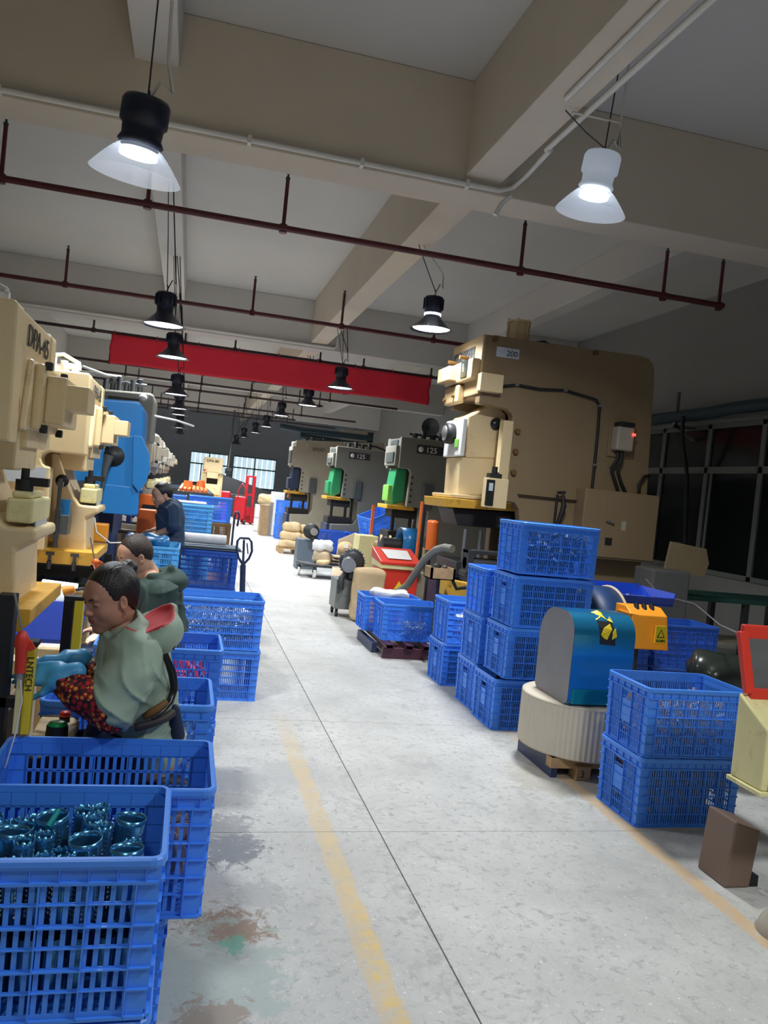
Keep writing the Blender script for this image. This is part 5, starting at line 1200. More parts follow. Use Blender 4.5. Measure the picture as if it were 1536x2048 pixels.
# paper roll
t = thing('paper_roll', 'wide cream roll of corrugated paper standing under the blue coil', 'roll', (2.56, 4.62, .12))
n = 150; rr = .375; vs = []; fs = []
for j, z in enumerate((.13, .435)):
    for i in range(n): a = 2 * math.pi * i / n; r_ = rr * (1 - .012 * (i % 2)); vs.append((2.56 + r_ * math.cos(a), 4.62 + r_ * math.sin(a), z))
fs = [(i, (i + 1) % n, n + (i + 1) % n, n + i) for i in range(n)]
MB().add(vs, fs).build('corrugated_side', 'paper_roll', t)
MB().lathe((2.56, 4.62, .43), [(0, 0), (.36, 0), (.374, .003), (.374, .012), (.35, .018), (0, .018)], 60).build('top_disc', 'paper_roll', t)
MB().lathe((2.56, 4.62, .125), [(0, 0), (.374, 0), (.374, .008), (0, .008)], 60).build('bottom_disc', 'cardboard', t)
t = thing('wooden_skid', 'wooden skid with a dark plank and end block under the paper roll', 'pallet', (2.55, 4.6, 0))
b = MB(); b.box(2.26, 2.95, 4.35, 4.42, .06, .12); b.box(2.3, 2.9, 4.75, 4.82, .06, .12); b.build('plank', 'wood', t)
MB().box(2.27, 2.31, 4.36, 4.86, .0, .12).build('dark_plank', 'slide_navy', t); q = fl(1165, 1562); MB().box(q.x - .045, q.x + .05, q.y, q.y + .1, 0, .085).build('end_block', 'wood', t, bevel=.004)
text('3', .06, (q.x - .02, q.y - .001, .02), (1, 0, 0), (0, 0, 1), 'ink', t); MB().box(2.82, 2.9, 4.3, 4.9, 0, .06).build('runner', 'wood', t)
# coil of blue strip standing on the roll
t = thing('steel_coil', 'standing coil of shiny blue strip with black and yellow tape, on the paper roll', 'coil', (2.5, 4.55, .45))
x0, x1 = 2.30, 2.715; z0, z1 = .452, 1.0; y0, y1 = 4.32, 4.78; pf = []
for cy, cz, a0, r_ in ((y0 + .05, z0 + .05, 180, .05), (y1 - .05, z0 + .05, 270, .05), (y1 - .20, z1 - .20, 0, .20), (y0 + .13, z1 - .13, 90, .13)):
    for i in range(9): a = math.radians(a0 + 90 * i / 8); pf.append((cy + r_ * math.cos(a), cz + r_ * math.sin(a)))
MB().prism(pf, 'x', x0 + .004, x1).build('core', 'coil_edge', t)
b = MB(); V = [(x, y + (y - (y0 + y1) / 2) * .012, z + (z - .72) * .008) for x in (x0 + .006, x1 - .002) for y, z in pf]; m_ = len(pf)
b.add(V, [(i, (i + 1) % m_, m_ + (i + 1) % m_, m_ + i) for i in range(m_)], True); b.build('strip', 'coil_blue', t)
def coil_y(z): return y0 + .13 - math.sqrt(max(.13 ** 2 - max(z - (z1 - .13), 0) ** 2, 0))
def tape(pts, m, off):
    b = MB(); c_ = (sum(p[0] for p in pts) / len(pts), sum(p[1] for p in pts) / len(pts)); pts = sorted(pts, key=lambda p: math.atan2(p[1] - c_[1], p[0] - c_[0])); P = [at(px, py, 4.31) for px, py in pts]; n = len(P); P3 = [Vector((p.x, coil_y(p.z + .004) - off, p.z + .004)) for p in P]
    vs = [(p.x, p.y, p.z) for p in P3] + [(p.x, p.y + .004, p.z) for p in P3]
    b.add(vs, [tuple(range(n)), tuple(range(2 * n - 1, n - 1, -1))] + [(i, (i + 1) % n, n + (i + 1) % n, n + i) for i in range(n)]); b.build('tape_strip', m, t)
for k in range(5): tape([(1201, 1234 + 11 * k), (1231, 1237 + 11 * k), (1231, 1249 + 11 * k), (1201, 1246 + 11 * k)], 'tape_black', .007 + .0002 * k)
for pts in ([(1200, 1244), (1203, 1233), (1215, 1229), (1216, 1238)], [(1214, 1238), (1216, 1229), (1224, 1234), (1222, 1244)], [(1223, 1245), (1225, 1235), (1232, 1240), (1232, 1249)],
            [(1203, 1271), (1211, 1258), (1225, 1251), (1226, 1262)], [(1203, 1272), (1225, 1262), (1214, 1281), (1208, 1278)], [(1224, 1281), (1227, 1267), (1234, 1259), (1234, 1275)]): tape(pts, 'tape_yellow', .011)
MB().box(x0 + .03, x1 - .03, y0 - .012, y0 - .002, z0 + .01, z0 + .10).build('green_film', 'teal_film', t, bevel=.004)
# second, darker coil and tray behind
t = thing('steel_coil', 'dark blue coil in the shade behind the coil with the yellow tape', 'coil', (2.95, 5.0, .4))
MB().lathe((2.95, 5.55, .70), [(.0, 0), (.36, 0), (.36, .26), (.0, .26)], 44, 'x').build('strip', 'navy_and_slot_shade', t); MB().lathe((3.215, 5.55, .70), [(.30, 0), (.37, 0), (.37, .01), (.30, .01)], 44, 'x').build('brown_edge', 'cardboard', t)
t = thing('control_box', 'orange control box with black knobs and a yellow warning label', 'control box', (3.2, 5.0, .7))
q = [at(1256, 1222, 4.95), at(1290, 1232, 4.9), at(1325, 1228, 4.95), at(1331, 1298, 4.95), at(1272, 1297, 4.95)]
X0, X1 = q[0].x, q[2].x + .03; Z0, Z1 = q[3].z, q[0].z
MB().prism([(4.88, Z0), (5.15, Z0), (5.15, Z1 + .03), (5.02, Z1 + .03), (4.93, Z1 - .02)], 'x', X0 + .02, X1).build('case', 'orange_box', t, bevel=.006)
MB().prism([(X0 - .0, Z1 - .01), (X0 + .1, Z1 - .02), (X0 + .1, Z0), (X0 + .06, Z0)], 'y', 4.93, 5.1).build('side_flare', 'orange_box', t, bevel=.004)
for i in range(3): MB().cyl((X0 + .1 + .06 * i, 5.0, Z1 + .0), (X0 + .1 + .06 * i, 5.02, Z1 + .05), .018).build('knob', 'black_rubber', t)
MB().box(X1 - .12, X1 - .035, 4.870, 4.878, Z0 + .05, Z0 + .17).build('warning_label', 'tape_yellow', t)
cxl = X1 - .078; MB().prism([(cxl - .03, Z0 + .09), (cxl + .03, Z0 + .09), (cxl, Z0 + .148)], 'y', 4.868, 4.870).build('triangle', 'ink', t); MB().prism([(cxl - .02, Z0 + .096), (cxl + .02, Z0 + .096), (cxl, Z0 + .136)], 'y', 4.8665, 4.868).build('triangle_inner', 'tape_yellow', t)
text('当心触电', .018, (cxl - .036, 4.868, Z0 + .062), (1, 0, 0), (0, 0, 1), 'ink', t)
MB().cyl(((X0 + X1) / 2, 5.06, 0), ((X0 + X1) / 2, 5.06, Z0), .03).build('post', 'dark_steel', t); MB().box(X0 + .02, X1, 4.95, 5.2, 0, .02).build('base', 'dark_steel', t)
t = thing('parts_tray', 'blue tray holding tools above the orange control box', 'tray', (3.2, 5.5, 1))
a, c = at(1190, 1170, 5.6), at(1318, 1190, 5.6)
b = MB(); zt_ = a.z; b.box(a.x + .1, c.x, 5.4, 5.9, zt_ - .10, zt_ - .09); b.obox(((a.x + c.x) / 2 + .05, 5.4, zt_ - .07), (c.x - a.x - .1, .01, .07), (.3, 0, 0)); b.obox(((a.x + c.x) / 2 + .05, 5.9, zt_ - .05), (c.x - a.x - .1, .01, .12), (-.2, 0, 0)); b.obox((c.x, 5.65, zt_ - .05), (.01, .5, .1), (0, .3, 0)); b.build('tray', 'tray_blue', t)
MB().box(c.x - .3, c.x - .25, 5.6, 5.65, 0, zt_ - .1).build('leg', 'dark_steel', t); MB().box(a.x + .12, a.x + .17, 5.75, 5.8, 0, zt_ - .1).build('leg', 'dark_steel', t)
b = MB()
for i in range(12): b.obox((random.uniform(a.x + .2, c.x - .08), random.uniform(5.45, 5.8), zt_ - .07), (.14, .03, .02), (0, random.random() * .3, random.random() * 3))
b.build('tools', 'steel', t)
# yellow machine
t = thing('yellow_machine', 'pale yellow machine with a red framed lid raised, cut by the right edge', 'machine', (2.75, 2.7, .5))
XX = 2.40
p = [sx(1478, 1385, XX), sx(1536, 1462, XX), sx(1600, 1560, XX), sx(1600, 1740, XX), sx(1536, 1640, XX), sx(1458, 1548, XX)]
pts = [(p[0].y, p[0].z), (p[5].y + .0, p[5].z), (1.9, p[5].z), (1.9, .62), (2.2, p[1].z), (p[1].y, p[1].z)]
yb, zbk = p[0].y, p[0].z; yf, zf = p[1].y, p[1].z; zbt = p[5].z
pts = [(yb, zbk), (yf, zf), (yf, zbt), (yb, zbt)]
MB().prism(pts, 'x', XX, 3.15).build('case', 'pale_yellow', t, bevel=.008)
MB().box(XX - .012, 3.16, yf - .01, yb + .01, zbt - .02, zbt).build('bottom_flange', 'pale_yellow', t, bevel=.004)
q = sx(1520, 1500, XX)
MB().box(XX + .06, XX + .6, yf - .012, yf - .002, zbt + .03, zf - .08).build('opening', 'amber', t)
b = MB(); b.box(XX + .03, XX + .06, yf - .02, yf, zbt + .01, zf - .05); b.box(XX + .03, XX + .63, yf - .02, yf, zf - .08, zf - .05); b.box(XX + .03, XX + .63, yf - .02, yf, zbt + .005, zbt + .03); b.build('opening_frame', 'tape_yellow', t)
ly = yb - .02; lb0 = at(1498, 1387, ly); lt0 = at(1484, 1262, ly + .06); lw = .55
V = []; 
b = MB(); A, B_ = Vector(lb0), Vector(lt0); rt = Vector((lw, 0, 0))
b.bar(A, B_, .045, .03, (0, 1, 0)); b.bar(A + rt, B_ + rt, .045, .03, (0, 1, 0)); b.bar(A, A + rt, .03, .05); b.bar(B_, B_ + rt, .03, .06)
b.build('lid_frame', 'red_paint', t, bevel=.006)
b = MB(); b.add([A, A + rt, B_ + rt, B_], [(0, 1, 2, 3)]); o = b.build('lid_window', 'steel', t); o.modifiers.new('s', 'SOLIDIFY').thickness = .006
MB().box(XX + .16, XX + .6, yf + .08, yb - .08, zbt + .3, zbt + .31).build('inner_tray', 'pale_yellow', t)
for x, y in ((XX + .25, yb - .1), (3.05, yb - .1), (XX + .3, yf + .12), (3.05, yf + .12)): MB().box(x, x + .05, y, y + .05, 0, zbt - .02).build('leg', 'black_rubber', t)
t = thing('brown_panel_box', 'brown panel box on the floor under the yellow machine', 'box', (2.6, 3.0, 0))
q = fl(1445, 1768); MB().prism([(q.x - .02, 0.0), (q.x + .11, 0), (q.x + .14, .26), (q.x + .005, .30)], 'y', q.y - .04, q.y + .16).build('panel', 'brown_panel', t, bevel=.01); MB().box(q.x + .05, q.x + .16, q.y - .03, q.y + .1, 0, .05).build('foot', 'black_rubber', t)
t = thing('grey_cover', 'grey rounded plastic cover at the right edge on the floor', 'cover', (2.35, 2.62, 0)); q = fl(1528, 1872); solid('cover', [ell((q.x + .13, q.y, .0), (.14, .12, .11))], 'press_greybeige', t, h=.01)
# dark background on the right
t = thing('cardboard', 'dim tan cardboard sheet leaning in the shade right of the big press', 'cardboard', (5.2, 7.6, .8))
pc = [at(a_, c_, 7.2) for a_, c_ in ((1343, 1083), (1413, 1098), (1418, 1128), (1408, 1152), (1366, 1148), (1330, 1138))]; MB().prism([(v.x, v.z) for v in pc], 'y', 7.2, 7.23).build('sheet', 'cardboard_shaded', t)
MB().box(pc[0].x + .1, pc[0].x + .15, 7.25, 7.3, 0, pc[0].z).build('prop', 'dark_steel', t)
t = thing('storage_bin', 'dim grey bin in the shade right of the big press', 'bin', (4.8, 7.2, .5)); a = at(1308, 1138, 7.0); MB().box(a.x, a.x + .42, 7.0, 7.35, .0, a.z).build('bin', 'bin_shaded', t, bevel=.02)
t = thing('work_table', 'dark table with slatted rack under the dark windows', 'table', (6.0, 7.8, 0))
MB().box(5.2, 7.0, 7.6, 8.3, .78, .83).build('tabletop', 'window_green', t)
for x in (5.25, 6.1, 6.9):
    MB().box(x, x + .06, 7.62, 7.68, 0, .78).build('leg', 'dark_steel', t); MB().box(x, x + .06, 8.2, 8.26, 0, .78).build('leg', 'dark_steel', t)
for k in range(4): MB().box(5.3, 6.9, 7.7 + .15 * k, 7.78 + .15 * k, .3, .33).build('shelf_slat', 'press_greybeige', t)
t = thing('plastic_wrap', 'black plastic wrapped bundle behind the crates at right', 'bundle', (3.4, 4.6, .3)); qw = at(1450, 1345, 4.45); solid('wrap', [ell(qw, (.26, .2, .14)), ell((qw.x + .1, 4.45, .25), (.3, .25, .26))], 'display_dark', t, h=.014, disp=folds(.02, 22))
MB().tube([at(1292, 1158, 6.5), at(1320, 1190, 6.0), at(1390, 1208, 5.2), at(1440, 1250, 4.2), at(1484, 1270, 3.2)], .005, 6).build('loose_wire', 'steel', label='thin grey wire sagging from the big press to the red lid', cat='wire')

# ================================================================ PEOPLE
def basis(f):
    f = n_(f); l = n_(np.cross((0, 0, 1), f)); u = np.cross(f, l); return np.stack([f, l, u], 1)
def head_parts(female):
    jw = .054 if female else .058
    P = [ell((-.012, 0, .032), (.096, .077, .092), k=.02), ell((.028, 0, -.030), (.066, .062, .082), k=.03), ell((.045, 0, .035), (.050, .060, .060), k=.02),
         ell((.040, 0, -.078), (.048, .042, .032), k=.03), ell((.072, 0, -.102), (.022, .022, .018), k=.02),
         ell((.050, .034, -.030), (.036, .030, .032), k=.02), ell((.050, -.034, -.030), (.036, .030, .032), k=.02),
         ell((.010, jw - .004, -.060), (.035, .018, .032), k=.03), ell((.010, -jw + .004, -.060), (.035, .018, .032), k=.03),
         cap((.082, -.030, .030), (.082, .030, .030), .012, k=.014),
         ell((.099, .031, .010), (.017, .019, .012), k=.014, op='sub'), ell((.099, -.031, .010), (.017, .019, .012), k=.014, op='sub'),
         ell((.079, .031, .007), (.0135, .016, .0115), k=.004), ell((.079, -.031, .007), (.0135, .016, .0115), k=.004),
         cap((.090, 0, .014), (.106, 0, -.022), .0065, .0105, k=.012), ell((.108, 0, -.026), (.011, .012, .0095), k=.008), ell((.099, .013, -.029), (.010, .008, .008), k=.006), ell((.099, -.013, -.029), (.010, .008, .008), k=.006),
         ell((.084, 0, -.057), (.016, .025, .016), k=.016),
         cap((.0955, -.013, -.0535), (.0955, .013, -.0535), .0042, k=.006), cap((.0935, -.012, -.0635), (.0935, .012, -.0635), .0052, k=.006),
         cap((.1015, -.021, -.0588), (.1015, .021, -.0588), .0016, k=.003, op='sub'),
         cap((-.03, 0, -.05), (-.065, 0, -.19), .052 if female else .058, .058 if female else .064, k=.03)]
    for s in (1, -1):
        P += [ell((-.004, .078 * s, -.008), (.019, .009, .031), basis((1, .35 * s, .15)), k=.006), ell((.003, .086 * s, -.004), (.009, .008, .017), k=.005, op='sub'), ell((.0, .075 * s, -.036), (.008, .007, .009), k=.005)]
    return P
def hair_parts(female):
    if female:
        return [ell((-.018, 0, .040), (.101, .084, .098), k=.02), ell((-.060, 0, -.01), (.052, .066, .075), k=.03),
                ell((.098, 0, -.030), (.068, .110, .115), k=.012, op='sub'), ell((.045, 0, -.085), (.080, .12, .075), k=.01, op='sub'), ell((.004, .092, -.025), (.030, .026, .040), k=.006, op='sub'), ell((.004, -.092, -.025), (.030, .026, .040), k=.006, op='sub')]
    return [ell((-.018, 0, .040), (.099, .083, .094), k=.02), ell((-.060, 0, .0), (.050, .066, .070), k=.03),
            ell((.095, 0, -.020), (.062, .10, .100), k=.012, op='sub'), ell((.035, 0, -.085), (.085, .12, .085), k=.01, op='sub'), ell((.004, .092, -.015), (.026, .024, .036), k=.006, op='sub'), ell((.004, -.092, -.015), (.026, .024, .036), k=.006, op='sub'), ell((-.03, 0, -.14), (.1, .1, .07), k=.01, op='sub')]
def figure(label, head_c, fwd, body, skin, female=False, s=1., hairmat='hair', hh=.0032, group=None, hair_extra=(), hbody=.012, roll=0):
    base = Vector((head_c[0], head_c[1], 0)); t = thing('person', label, 'person', base, group)
    Rm = basis(fwd)
    if roll: Rm = Rm @ np.array(Matrix.Rotation(roll, 3, 'X'))
    hc = np.array(head_c)
    V1, F1 = sdf_mesh(xf(head_parts(female), Rm, hc, s), hh); V2, F2 = sdf_mesh(body, hbody)
    off = np.array(base); me = bpy.data.meshes.new('body'); V = np.concatenate([V1, V2]) - off; F = np.concatenate([F1, F2 + len(V1)])
    me.from_pydata(V.tolist(), [], F.tolist()); me.polygons.foreach_set('use_smooth', [True] * len(F))
    me.materials.append(MATS[skin]); me.materials.append(MATS['lips']); me.materials.append(MATS['eye_dark'])
    C = (V[F].mean(1) + off - hc) @ Rm / s
    mi = np.zeros(len(F), int); e = (np.abs(C[:, 1]) < .023 * (1 - .3 * np.abs(C[:, 2] + .0585) / .01)) & (C[:, 2] > -.0705) & (C[:, 2] < -.0485) & (C[:, 0] > .089); mi[e] = 1
    for sg in (1, -1):
        e2 = (np.abs(C[:, 1] - .031 * sg) < .0125) & (np.abs(C[:, 2] - .0035 + .0) < .0020) & (C[:, 0] > .07); mi[e2] = 2
    me.polygons.foreach_set('material_index', mi); o = bpy.data.objects.new('body', me); COL.objects.link(o); o.parent = t
    strands = lambda X, Y, Z: .0007 * np.sin(((X - hc[0]) * Rm[0, 1] + (Y - hc[1]) * Rm[1, 1] + (Z - hc[2]) * Rm[2, 1]) * 700 + 9 * np.sin(Z * 30))
    solid('hair', xf(hair_parts(female) + list(hair_extra), Rm, hc, s), hairmat, t, h=hh, disp=strands)
    brow = []
    for sg in (1, -1): brow += [cap((.0965, .014 * sg, .0255), (.0925, .033 * sg, .0315), .0040, .0036, k=.003), cap((.0925, .033 * sg, .0315), (.080, .048 * sg, .027), .0036, .0018, k=.003)]
    solid('eyebrows', xf(brow, Rm, hc, s), hairmat, t, h=.0022)
    return t, Rm, hc
A = lambda px, py, Y: np.array(at(px, py, Y))
def hand(c, f, n, s=1., curl=.5, thumb=1, k=.006):
    """palm centre, direction of the fingers, back-of-hand normal"""
    f = n_(f); n = n_(np.array(n) - f * np.dot(n, f)); w_ = np.cross(n, f); c = np.array(c); P = []
    R = np.stack([f, w_, n], 1)
    P.append(sbox(c, (.045 * s, .040 * s, .015 * s), .014 * s, R, k=.01)); P.append(cap(c - f * .04 * s, c - f * .085 * s, .030 * s, .030 * s, k=.02))
    for i, (o, L) in enumerate(((-.030, .066), (-.010, .078), (.010, .074), (.029, .058))):
        a = c + f * .038 * s + w_ * o * s; seg = L * s / 3; ang = 0.; p = a
        for j in range(3):
            ang += curl * (.5 if j == 0 else .75); d = f * math.cos(ang) - n * math.sin(ang); q = p + d * seg * (1.2 - .15 * j)
            P.append(cap(p, q, (.0098 - .0008 * j) * s, (.0092 - .001 * j) * s, k=k * .6)); p = q
    a = c - f * .015 * s + w_ * (-.036 * thumb) * s; d1 = n_(f * .75 - w_ * .75 * thumb - n * .35); q = a + d1 * .038 * s; q2 = q + n_(f * .95 - w_ * .15 * thumb - n * .45) * .032 * s
    P += [cap(a, q, .013 * s, .0115 * s, k=.008), cap(q, q2, .0112 * s, .009 * s, k=.004)]
    return P

# ---- the woman at the nearest press
hc = A(222, 1196, 2.85)
pel = A(300, 1500, 2.87); chest = A(270, 1345, 2.86); nb = A(263, 1275, 2.86)
shN, elN, wrN, haN = A(272, 1312, 2.70), A(226, 1418, 2.63), A(128, 1368, 2.68), A(96, 1347, 2.70)
shF, elF, wrF, haF = A(235, 1300, 3.02), A(200, 1378, 3.06), A(147, 1330, 2.94), A(112, 1318, 2.93)
kN, kF = pel + np.array((-.38, -.10, -.10)), pel + np.array((-.38, .10, -.10)); fN, fF = np.array((kN[0] + .03, kN[1], .09)), np.array((kF[0] + .03, kF[1], .09))
hip = lambda s_: pel + np.array((-.02, .085 * s_, 0))
body = [cap(hc + np.array((.03, .01, -.1)), nb, .045, .05), ell(chest, (.08, .12, .12)), cap(chest, pel, .09, .11), ell(pel, (.11, .15, .08)),
        cap(nb, shN + np.array((0, .04, -.02)), .035), cap(nb, shF + np.array((0, -.03, -.02)), .035), cap(shN, elN, .040, .035), cap(elN, wrN, .033, .024), cap(shF, elF, .045, .035), cap(elF, wrF, .033, .024),
        cap(hip(-1), kN, .075, .055), cap(hip(1), kF, .075, .055), cap(kN, fN, .052, .035), cap(kF, fF, .052, .035), cap(fN, fN + np.array((-.13, 0, -.05)), .036, .03), cap(fF, fF + np.array((-.13, 0, -.05)), .036, .03)]
bun = [ell((-.095, .0, .092), (.036, .036, .034), k=.008), ell((-.075, 0, .07), (.03, .03, .03), k=.01)]
W, Rm, hcc = figure('woman in a sage green hooded jacket, floral sleeves and blue gloves', hc, (-.78, -.60, -.30), body, 'skin', True, .885, hair_extra=bun, hh=.003)
fold0 = folds(.003, 24, (.55, .2, 1), (1, .4, .3)); fold1 = folds(.0015, 75, (1, .1, -.8), (.3, .4, 1))
def creases(amp, f, d, e, wp, sh=0.):
    d = n_(d); e = n_(e)
    def g(X, Y, Z):
        ph = f * (d[0] * X + d[1] * Y + d[2] * Z) + wp * np.sin(f * .5 * (e[0] * X + e[1] * Y + e[2] * Z) + sh) + sh; m_ = .5 + .5 * np.sin(f * .37 * (e[0] * X - e[1] * Y + e[2] * Z) + 2 * sh + 1.3 * np.sin(f * .2 * Z))
        return -amp * m_ * (1 - np.abs(np.sin(ph))) ** 3
    return g
c1 = creases(.013, 34, (.9, .1, .55), (-.4, .3, 1), 1.1); c2 = creases(.012, 27, (.3, .1, 1), (1, .3, -.2), 1.4, 1.7); c3 = creases(.010, 48, (1, 0, -.35), (.3, .4, 1), 1.2, .6)
fold = lambda X, Y, Z: fold0(X, Y, Z) + fold1(X, Y, Z) + c1(X, Y, Z) + c2(X, Y, Z) + c3(X, Y, Z)
jk = [ell(chest, (.128, .165, .150), k=.04), ell(A(277, 1405, 2.87), (.135, .165, .13), k=.05), ell(pel + np.array((-.01, 0, .03)), (.128, .17, .11), k=.05), ell((nb + chest) / 2 + np.array((.0, 0, .02)), (.095, .165, .085), k=.05),
      cap(shN + np.array((0, .03, 0)), (shN + elN) / 2, .078, .080, k=.05), cap((shN + elN) / 2, elN + (elN - shN) * .02, .080, .072, k=.02), cap(shF, elF, .070, .066, k=.05),
      cap(nb + np.array((-.02, 0, .0)), nb + np.array((-.02, 0, .035)), .075, .066, k=.03),
      ell(elN + (elN - shN) * .33, (.05, .05, .05), k=.02, op='sub'), cap(hc, nb + np.array((-.015, 0, .01)), .062, .055, k=.01, op='sub')]
solid('jacket', jk, 'sage', W, h=.0055, disp=fold)
hd = A(314, 1268, 2.86); hs = A(300, 1226, 2.80); Rh = np.array(Matrix.Rotation(-.38, 3, 'Y'))
hood = [ell(hd, (.088, .135, .072), Rh, k=.03), ell(A(334, 1240, 2.88), (.028, .105, .045), Rh, k=.04), cap(A(262, 1262, 2.74), A(318, 1243, 2.74), .017, .020, k=.03), cap(A(240, 1277, 2.73), A(268, 1260, 2.74), .016, .018, k=.03), cap(A(322, 1243, 2.76), A(344, 1216, 2.90), .015, .012, k=.02),
        cap(A(344, 1217, 2.90), A(268, 1247, 2.98), .014, .018, k=.03), ell(hs, (.092, .125, .052), Rh, k=.010, op='sub'), cap(hc + np.array((.02, 0, -.02)), nb, .064, .060, k=.008, op='sub')]
def pick_h(C):
    q = (C - np.array(hs)) @ Rh / np.array((.099, .133, .060)); q2 = C - nb
    return ((q ** 2).sum(1) < 1.0).astype(int)
solid('hood', hood, 'sage', W, h=.0048, disp=lambda X, Y, Z: folds(.002, 38, (.8, .2, 1), (1, .4, .2))(X, Y, Z) + .6 * c2(X, Y, Z), mats=['hood_red'], pick=pick_h)
MB().obox(tuple(A(347, 1288, 2.80)), (.004, .03, .035), (0, .1, .3)).build('hood_label', 'ink', W)
q = A(349, 1290, 2.80); MB().obox((q[0] + .001, q[1] - .006, q[2]), (.005, .012, .012), (0, .1, .3)).build('label_mark', 'lips', W)
flo = folds(.0035, 60, (1, .1, .4), (.2, .3, 1))
solid('sleeve_cover', [cap(elN + (elN - shN) * .05 + np.array((.0, -.005, 0)), elN * .45 + wrN * .55, .066, .058, k=.03), cap(elN * .45 + wrN * .55, wrN, .058, .040, k=.02)], 'floral', W, h=.005, disp=flo)
solid('sleeve_cover', [cap(elF, elF * .4 + wrF * .6, .060, .050, k=.03), cap(elF * .4 + wrF * .6, wrF, .050, .036, k=.02)], 'floral', W, h=.005, disp=flo)
solid('glove', hand(haN, (-1, .12, -.12), (-.1, -.75, .65), 1.02, .32, thumb=-1) + [cap(haN + n_(wrN - haN) * .04, wrN + n_(wrN - haN) * .0, .034, .036, k=.02)], 'glove', W, h=.0035, disp=folds(.0012, 90))
solid('glove', hand(haF, (-1, -.05, -.10), (-.1, .2, 1), 1.0, .35, thumb=1) + [cap(haF + n_(wrF - haF) * .04, wrF, .032, .033, k=.02)], 'glove', W, h=.0035, disp=folds(.0012, 90))
ap = [ell(pel + np.array((-.09, 0, .03)), (.13, .165, .085), k=.04), cap(hip(-1) + np.array((-.05, -.01, .0)), kN + np.array((0, -.01, .01)), .09, .07, k=.05), cap(hip(1), kF, .098, .08, k=.05), cap(kN, fN + np.array((0, 0, .25)), .08, .07, k=.03), cap(kF, fF + np.array((0, 0, .25)), .08, .07, k=.03), ell(A(210, 1400, 2.87), (.05, .13, .16), k=.04)]
solid('apron', ap, 'navy_cloth', W, h=.008, disp=lambda X, Y, Z: folds(.004, 26)(X, Y, Z) + c1(X, Y, Z))
def strip(pts, wd, th, m, nm): 
    b = MB()
    for a, c in zip(pts[:-1], pts[1:]): b.bar(tuple(a), tuple(c), wd, th, (0, -1, .2))
    b.build(nm, m, W, bevel=.002)
MB().tube([tuple(A(330, 1308, 2.74)), tuple(A(344, 1345, 2.74)), tuple(A(349, 1375, 2.76)), tuple(A(340, 1405, 2.74)), tuple(A(325, 1422, 2.70)), tuple(A(305, 1437, 2.685))], [.010, .014, .014, .012, .010, .008]).build('apron_strap', 'eye_dark', W)
MB().tube([tuple(A(332, 1404, 2.72)), tuple(A(318, 1416, 2.695)), tuple(A(300, 1427, 2.69)), tuple(A(288, 1434, 2.695))], [.010, .013, .014, .010]).build('brown_strap', 'strap_brown', W)
MB().tube([tuple(A(345, 1425, 2.74)), tuple(A(330, 1437, 2.70)), tuple(A(300, 1448, 2.685)), tuple(A(270, 1455, 2.69))], .014).build('waist_strap', 'ink', W)
solid('apron_tie', [cap(A(348, 1420, 2.78), A(356, 1470, 2.78), .02, .024), cap(A(350, 1430, 2.82), A(345, 1480, 2.84), .018, .02)], 'navy_cloth', W, h=.006)
e = hcc + Rm @ np.array((-.002, .082, -.046)) * .885; MB().tube([tuple(e), tuple(e + np.array((0, 0, -.010)))], .003, 8).build('earring', 'steel', W)
def stool(x, y, z, label):
    t = thing('stool', label, 'stool', (x, y, 0)); MB().cyl((x, y, z - .04), (x, y, z), .16, n=28).build('seat', 'black_rubber', t, bevel=.01)
    MB().cyl((x, y, .02), (x, y, z - .04), .03).build('post', 'dark_steel', t); MB().cyl((x, y, 0), (x, y, .025), .10).build('foot', 'dark_steel', t)
stool(pel[0] - .02, pel[1], pel[2] - .12, 'round stool under the woman in sage green')

# ---- the man in dark green
Ym = 4.68; hc = A(270, 1112, Ym); nb = A(302, 1160, Ym); chest = A(312, 1205, Ym); pel = A(318, 1330, Ym)
shN, elN, wrN = A(325, 1190, Ym - .19), A(300, 1275, Ym - .24), A(235, 1275, Ym - .15)
shF, elF, wrF = A(285, 1185, Ym + .17), A(265, 1265, Ym + .2), A(220, 1260, Ym + .08)
kN, kF = pel + np.array((-.40, -.10, .0)), pel + np.array((-.40, .10, .0)); fN, fF = np.array((kN[0] + .03, kN[1], .09)), np.array((kF[0] + .03, kF[1], .09))
body = [cap(hc + np.array((.04, .01, -.1)), nb, .05, .055), ell(chest, (.10, .16, .15)), cap(chest, pel, .11, .12), cap(nb, shN, .05), cap(nb, shF, .05), cap(shN, elN, .045, .035), cap(elN, wrN, .033, .026), cap(shF, elF, .045, .035), cap(elF, wrF, .033, .026),
        cap(pel + np.array((0, -.085, 0)), kN, .08, .055), cap(pel + np.array((0, .085, 0)), kF, .08, .055), cap(kN, fN, .052, .036), cap(kF, fF, .052, .036), cap(fN, fN + np.array((-.14, 0, -.05)), .038, .03), cap(fF, fF + np.array((-.14, 0, -.05)), .038, .03)] + hand(wrN + np.array((-.07, 0, 0)), (-1, 0, -.1), (0, -.3, 1), 1., .5) + hand(wrF + np.array((-.07, 0, 0)), (-1, 0, -.1), (0, .3, 1), 1., .5)
M2, Rm, hcc = figure('man with thinning hair in a dark green hooded jacket, bent over the second press', hc, (-.84, -.48, -.42), body, 'skin_light', False, .92, 'hair_soft', hh=.004)
